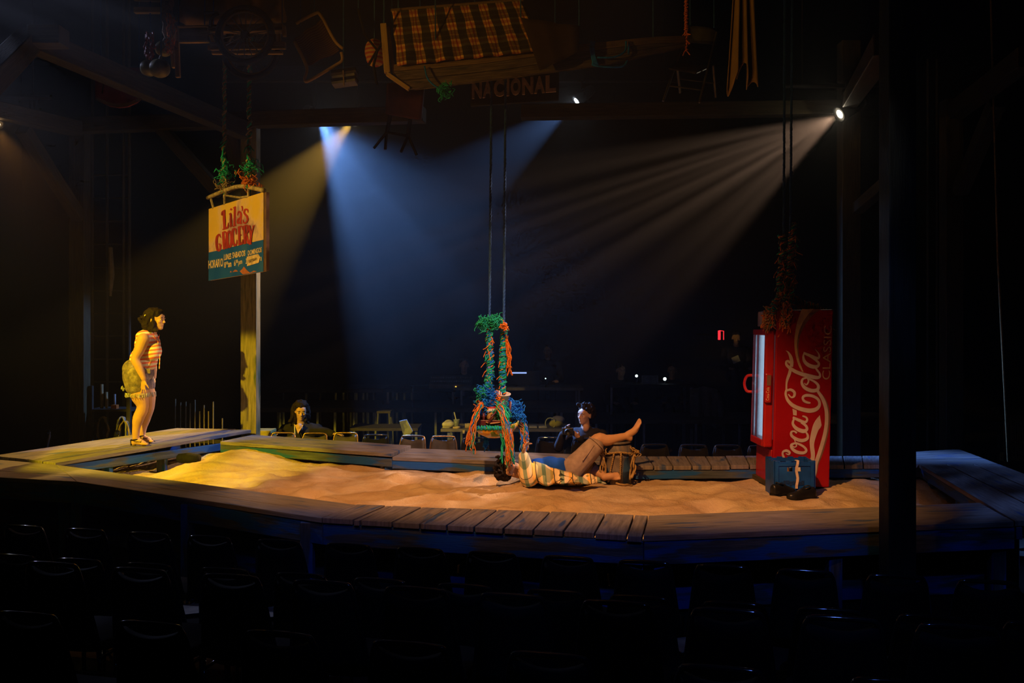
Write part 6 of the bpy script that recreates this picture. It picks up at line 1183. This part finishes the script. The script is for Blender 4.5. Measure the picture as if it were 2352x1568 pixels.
m = MB(); q = [H(1196, 40, 7.50), H(1330, 60, 7.5), H(1330, 118, 7.5), H(1240, 162, 7.49)]; rows = [[lerp(lerp(q[0], q[1], j/6), lerp(q[3], q[2], j/6), i/8)+Vector((0, .02*sin(j*2), 0)) for j in range(7)] for i in range(9)]; m.sheet(rows); o = tag(m.build('dark_sail', plain('sail_dark', (.035, .018, .012), .95), smooth=True, solid=.006), 'dark brown cloth hanging in a point over the boat side', 'cloth'); m = MB(); m.tube([q[0], Vector((q[0].x, q[0].y, 8))], .006, 5); m.tube([q[1], Vector((q[1].x, q[1].y, 8))], .006, 5); m.build('hanging_line', TW['cord'], o)
t = thing('blue_rope', H(1378, 130, 7.65), 'blue rope lashed round the boat near its middle', 'rope'); random.seed(110); m = MB()
for k in range(6): m.tube(smooth_path([H(1360+rnd(6), 95, 7.66), H(1365+rnd(8), 120, 7.60), H(1366+rnd(12), 150, 7.63)], 4), .009, 6)
m.tube(smooth_path([H(1362, 150, 7.62), H(1400, 154, 7.66), H(1436, 148, 7.72), H(1445, 100, 7.70)], 5), .008, 6); m.tube(smooth_path([H(1372, 132, 7.6), H(1410, 131, 7.62), H(1435, 118, 7.66), H(1438, 95, 7.68)], 5), .008, 6); m.build('lashing', TW['blue'], t, smooth=True)
t = thing('knotted_line', H(1015, 205, 7.5), 'blue cord with a green knot hanging off the boat', 'cord'); m = MB(); m.tube(smooth_path([H(975, 152, 7.53), H(982, 180, 7.5), H(1000, 198, 7.5), H(1015, 205, 7.5)], 4), .007, 6); m.build('line', TW['blue'], t, smooth=True); m = MB(); tuft(m, H(1020, 208, 7.5), .045, 22, .005); m.build('green_knot', TW['green'], t, smooth=True)['kind'] = 'stuff'
t = thing('orange_rope', H(1576, 110, 8), 'frayed orange rope holding up the tip of the boat', 'rope'); bundle(t, [H(1576, 116-i*6, 8) for i in range(34)], .012, {'orange': (3, 30, .006)}, [('orange', 16, .07, 1.2, (0, .25))], 111)
# red upholstered stool, shop sign, folding chair, coat, red board
t = thing('stool', H(925, 300, 8.6), 'dark red topped stool with splayed black legs hung under the boat', 'stool'); S8 = lambda u, v, dy=0: P(u, v, 8.6+dy); rd = plain('dark_red_leather', (.10, .02, .015), .5)
m = MB(); m.hexa([S8(884, 262), S8(967, 277), S8(970, 275, .3), S8(890, 260, .3)], [S8(888, 190), S8(976, 190), S8(976, 190, .3), S8(890, 190, .3)]); m.build('seat_box', rd, t, bevel=.02)
for a, b, nm in ((S8(897, 262, .05), S8(889, 303, .05), 'leg'), (S8(889, 303, .05), S8(859, 340, -.02), 'leg'), (S8(888, 300, .06), S8(885, 343, .10), 'leg'), (S8(942, 274, .05), S8(937, 312, .05), 'leg'), (S8(937, 312, .05), S8(921, 349, -.02), 'leg'), (S8(937, 310, .06), S8(957, 356, .1), 'leg'), (S8(889, 304, .05), S8(938, 312, .05), 'cross_bar')): m = MB(); m.tube([a, b], .019 if nm == 'leg' and b.z > S8(0, 320).z else .013, 8); m.build(nm, M['chair_frame'], t)
hang(t, [S8(900, 192, .1), S8(965, 192, .1)])
t = thing('shop_sign', P(1180, 245, 9), 'dark sign board with raised cream capitals hung below the boat', 'sign'); N9 = lambda u, v: P(u, v, 9.0)
m = MB(); q = [N9(1081, 244), N9(1283, 230), N9(1285, 162), N9(1079, 178)]; m.hexa([q[0], q[1], q[1]+Vector((0, .04, 0)), q[0]+Vector((0, .04, 0))], [q[3], q[2], q[2]+Vector((0, .04, 0)), q[3]+Vector((0, .04, 0))]); m.build('board', plain('sign_dark', (.022, .024, .026), .8), t, bevel=.008)
lt = plain('letter_tan', (.80, .55, .40), .7); word = 'NACIONAL'; xs = [(1084, 1107), (1109, 1131), (1134, 1158), (1163, 1170), (1173, 1196), (1199, 1225), (1227, 1251), (1253, 1277)]
for ch, (u0, u1) in zip(word, xs):
    b0 = lambda u: 228-(u-1084)*.085; m = MB(); hgt = 39
    text_quad(m, ch, [(u0, b0(u0)), (u1, b0(u1)), (u1, b0(u1)-hgt), (u0, b0(u0)-hgt)], N9, Vector((0, -.004, 0)), .045, .02, Vector((0, -.02, 0))); m.build('letter', lt, t)
hang(t, [N9(1090, 180)+Vector((0, .02, 0)), N9(1275, 165)+Vector((0, .02, 0))])
t = thing('folding_chair', P(1590, 220, 8.3), 'dark metal folding chair hung overhead above the right beam', 'chair'); K = lambda u, v, dy=0: P(u, v, 8.3+dy); dk = plain('chair_grey', (.09, .085, .075), .35, .3)
rows = [[K(1577+68*j/8, (58 if i == 0 else 58+39*i/5)+6*(j/8)+(10*(abs(j-4)/4)**4 if i == 0 else 0), .22-.02*(1-abs(j-4)/4)) for j in range(9)] for i in range(6)]; m = MB(); m.sheet(rows); m.build('backrest', dk, t, smooth=True, solid=.012)
m = MB(); q = [K(1535, 152, -.1), K(1600, 163, -.1), K(1630, 150, .2), K(1560, 142, .2)]; m.hexa([p-Vector((0, 0, .03)) for p in q], q); m.build('seat', dk, t, bevel=.012)
for a, b in ((K(1582, 60, .22), K(1523, 232, -.15)), (K(1646, 75, .22), K(1606, 236, -.15)), (K(1555, 150, .1), K(1562, 213, .3)), (K(1638, 150, .1), K(1644, 224, .3))): m = MB(); m.tube([a, b], .011, 6); m.build('leg', dk, t)
for a, b in ((K(1562, 181, .2), K(1640, 191, .2)), (K(1537, 197, -.08), K(1613, 207, -.08))): m = MB(); m.tube([a, b], .007, 6); m.build('stretcher', dk, t)
hang(t, [K(1585, 58, .22), K(1640, 64, .22)])
ct = plain('ochre_cloth', (.36, .22, .07), .9, var=.15, scale=3); rows = []
for i in range(15):
    s = i/14; row = []
    for j in range(33):
        a = j/32; u = 1680+58*a+(a-.5)*(14*s-10*(1-s)); v = -25+(205+22*sin(a*9+1)+14*sin(a*23))*s; row.append(P(u, v, 8.2)+Vector((0, .07*sin(a*20+.5*s)*(.4+s), 0)))
    rows.append(row)
m = MB(); m.sheet(rows); o = tag(m.build('hanging_coat', ct, smooth=True, solid=.008), 'long ochre cloth hanging in folds at upper right', 'cloth'); m = MB(); p = P(1709, -25, 8.2); m.tube([p+Vector((-.12, 0, 0)), p+Vector((.12, 0, 0))], .03, 6); m.tube([p, Vector((p.x, p.y, 8))], .006, 5); m.build('hanging_line', TW['cord'], o)
t = thing('red_board', P(273, 245, 9.6), 'dim red shield-shaped board hung under the sloping left beam', 'board'); B9 = lambda u, v: P(u, v, 9.6)
out = [(219, 155), (327, 155), (327, 224), (312, 236), (292, 245), (273, 247), (252, 244), (233, 236), (219, 227)]; q = [B9(*p) for p in out]; n = len(q); m = MB(); m.add(q+[p+Vector((0, .03, 0)) for p in q], [tuple(range(n-1, -1, -1)), tuple(n+i for i in range(n))]+[(i, (i+1) % n, n+(i+1) % n, n+i) for i in range(n)]); m.build('board', plain('board_red', (.22, .03, .03), .7), t)
m = MB(); ribbon(m, [(221, 226, 7), (250, 238, 7), (273, 242, 7), (300, 238, 7), (325, 225, 7)], B9, Vector((0, -.004, 0))); m.build('painted_band', plain('band_tan', (.22, .14, .10), .7), t); m = MB(); ribbon(m, [(235, 215, 3), (243, 180, 3), (262, 178, 12), (270, 190, 3)], B9, Vector((0, -.005, 0))); m.build('painted_mark', M['black'], t); hang(t, [B9(230, 156)+Vector((0, .015, 0)), B9(318, 156)+Vector((0, .015, 0))])
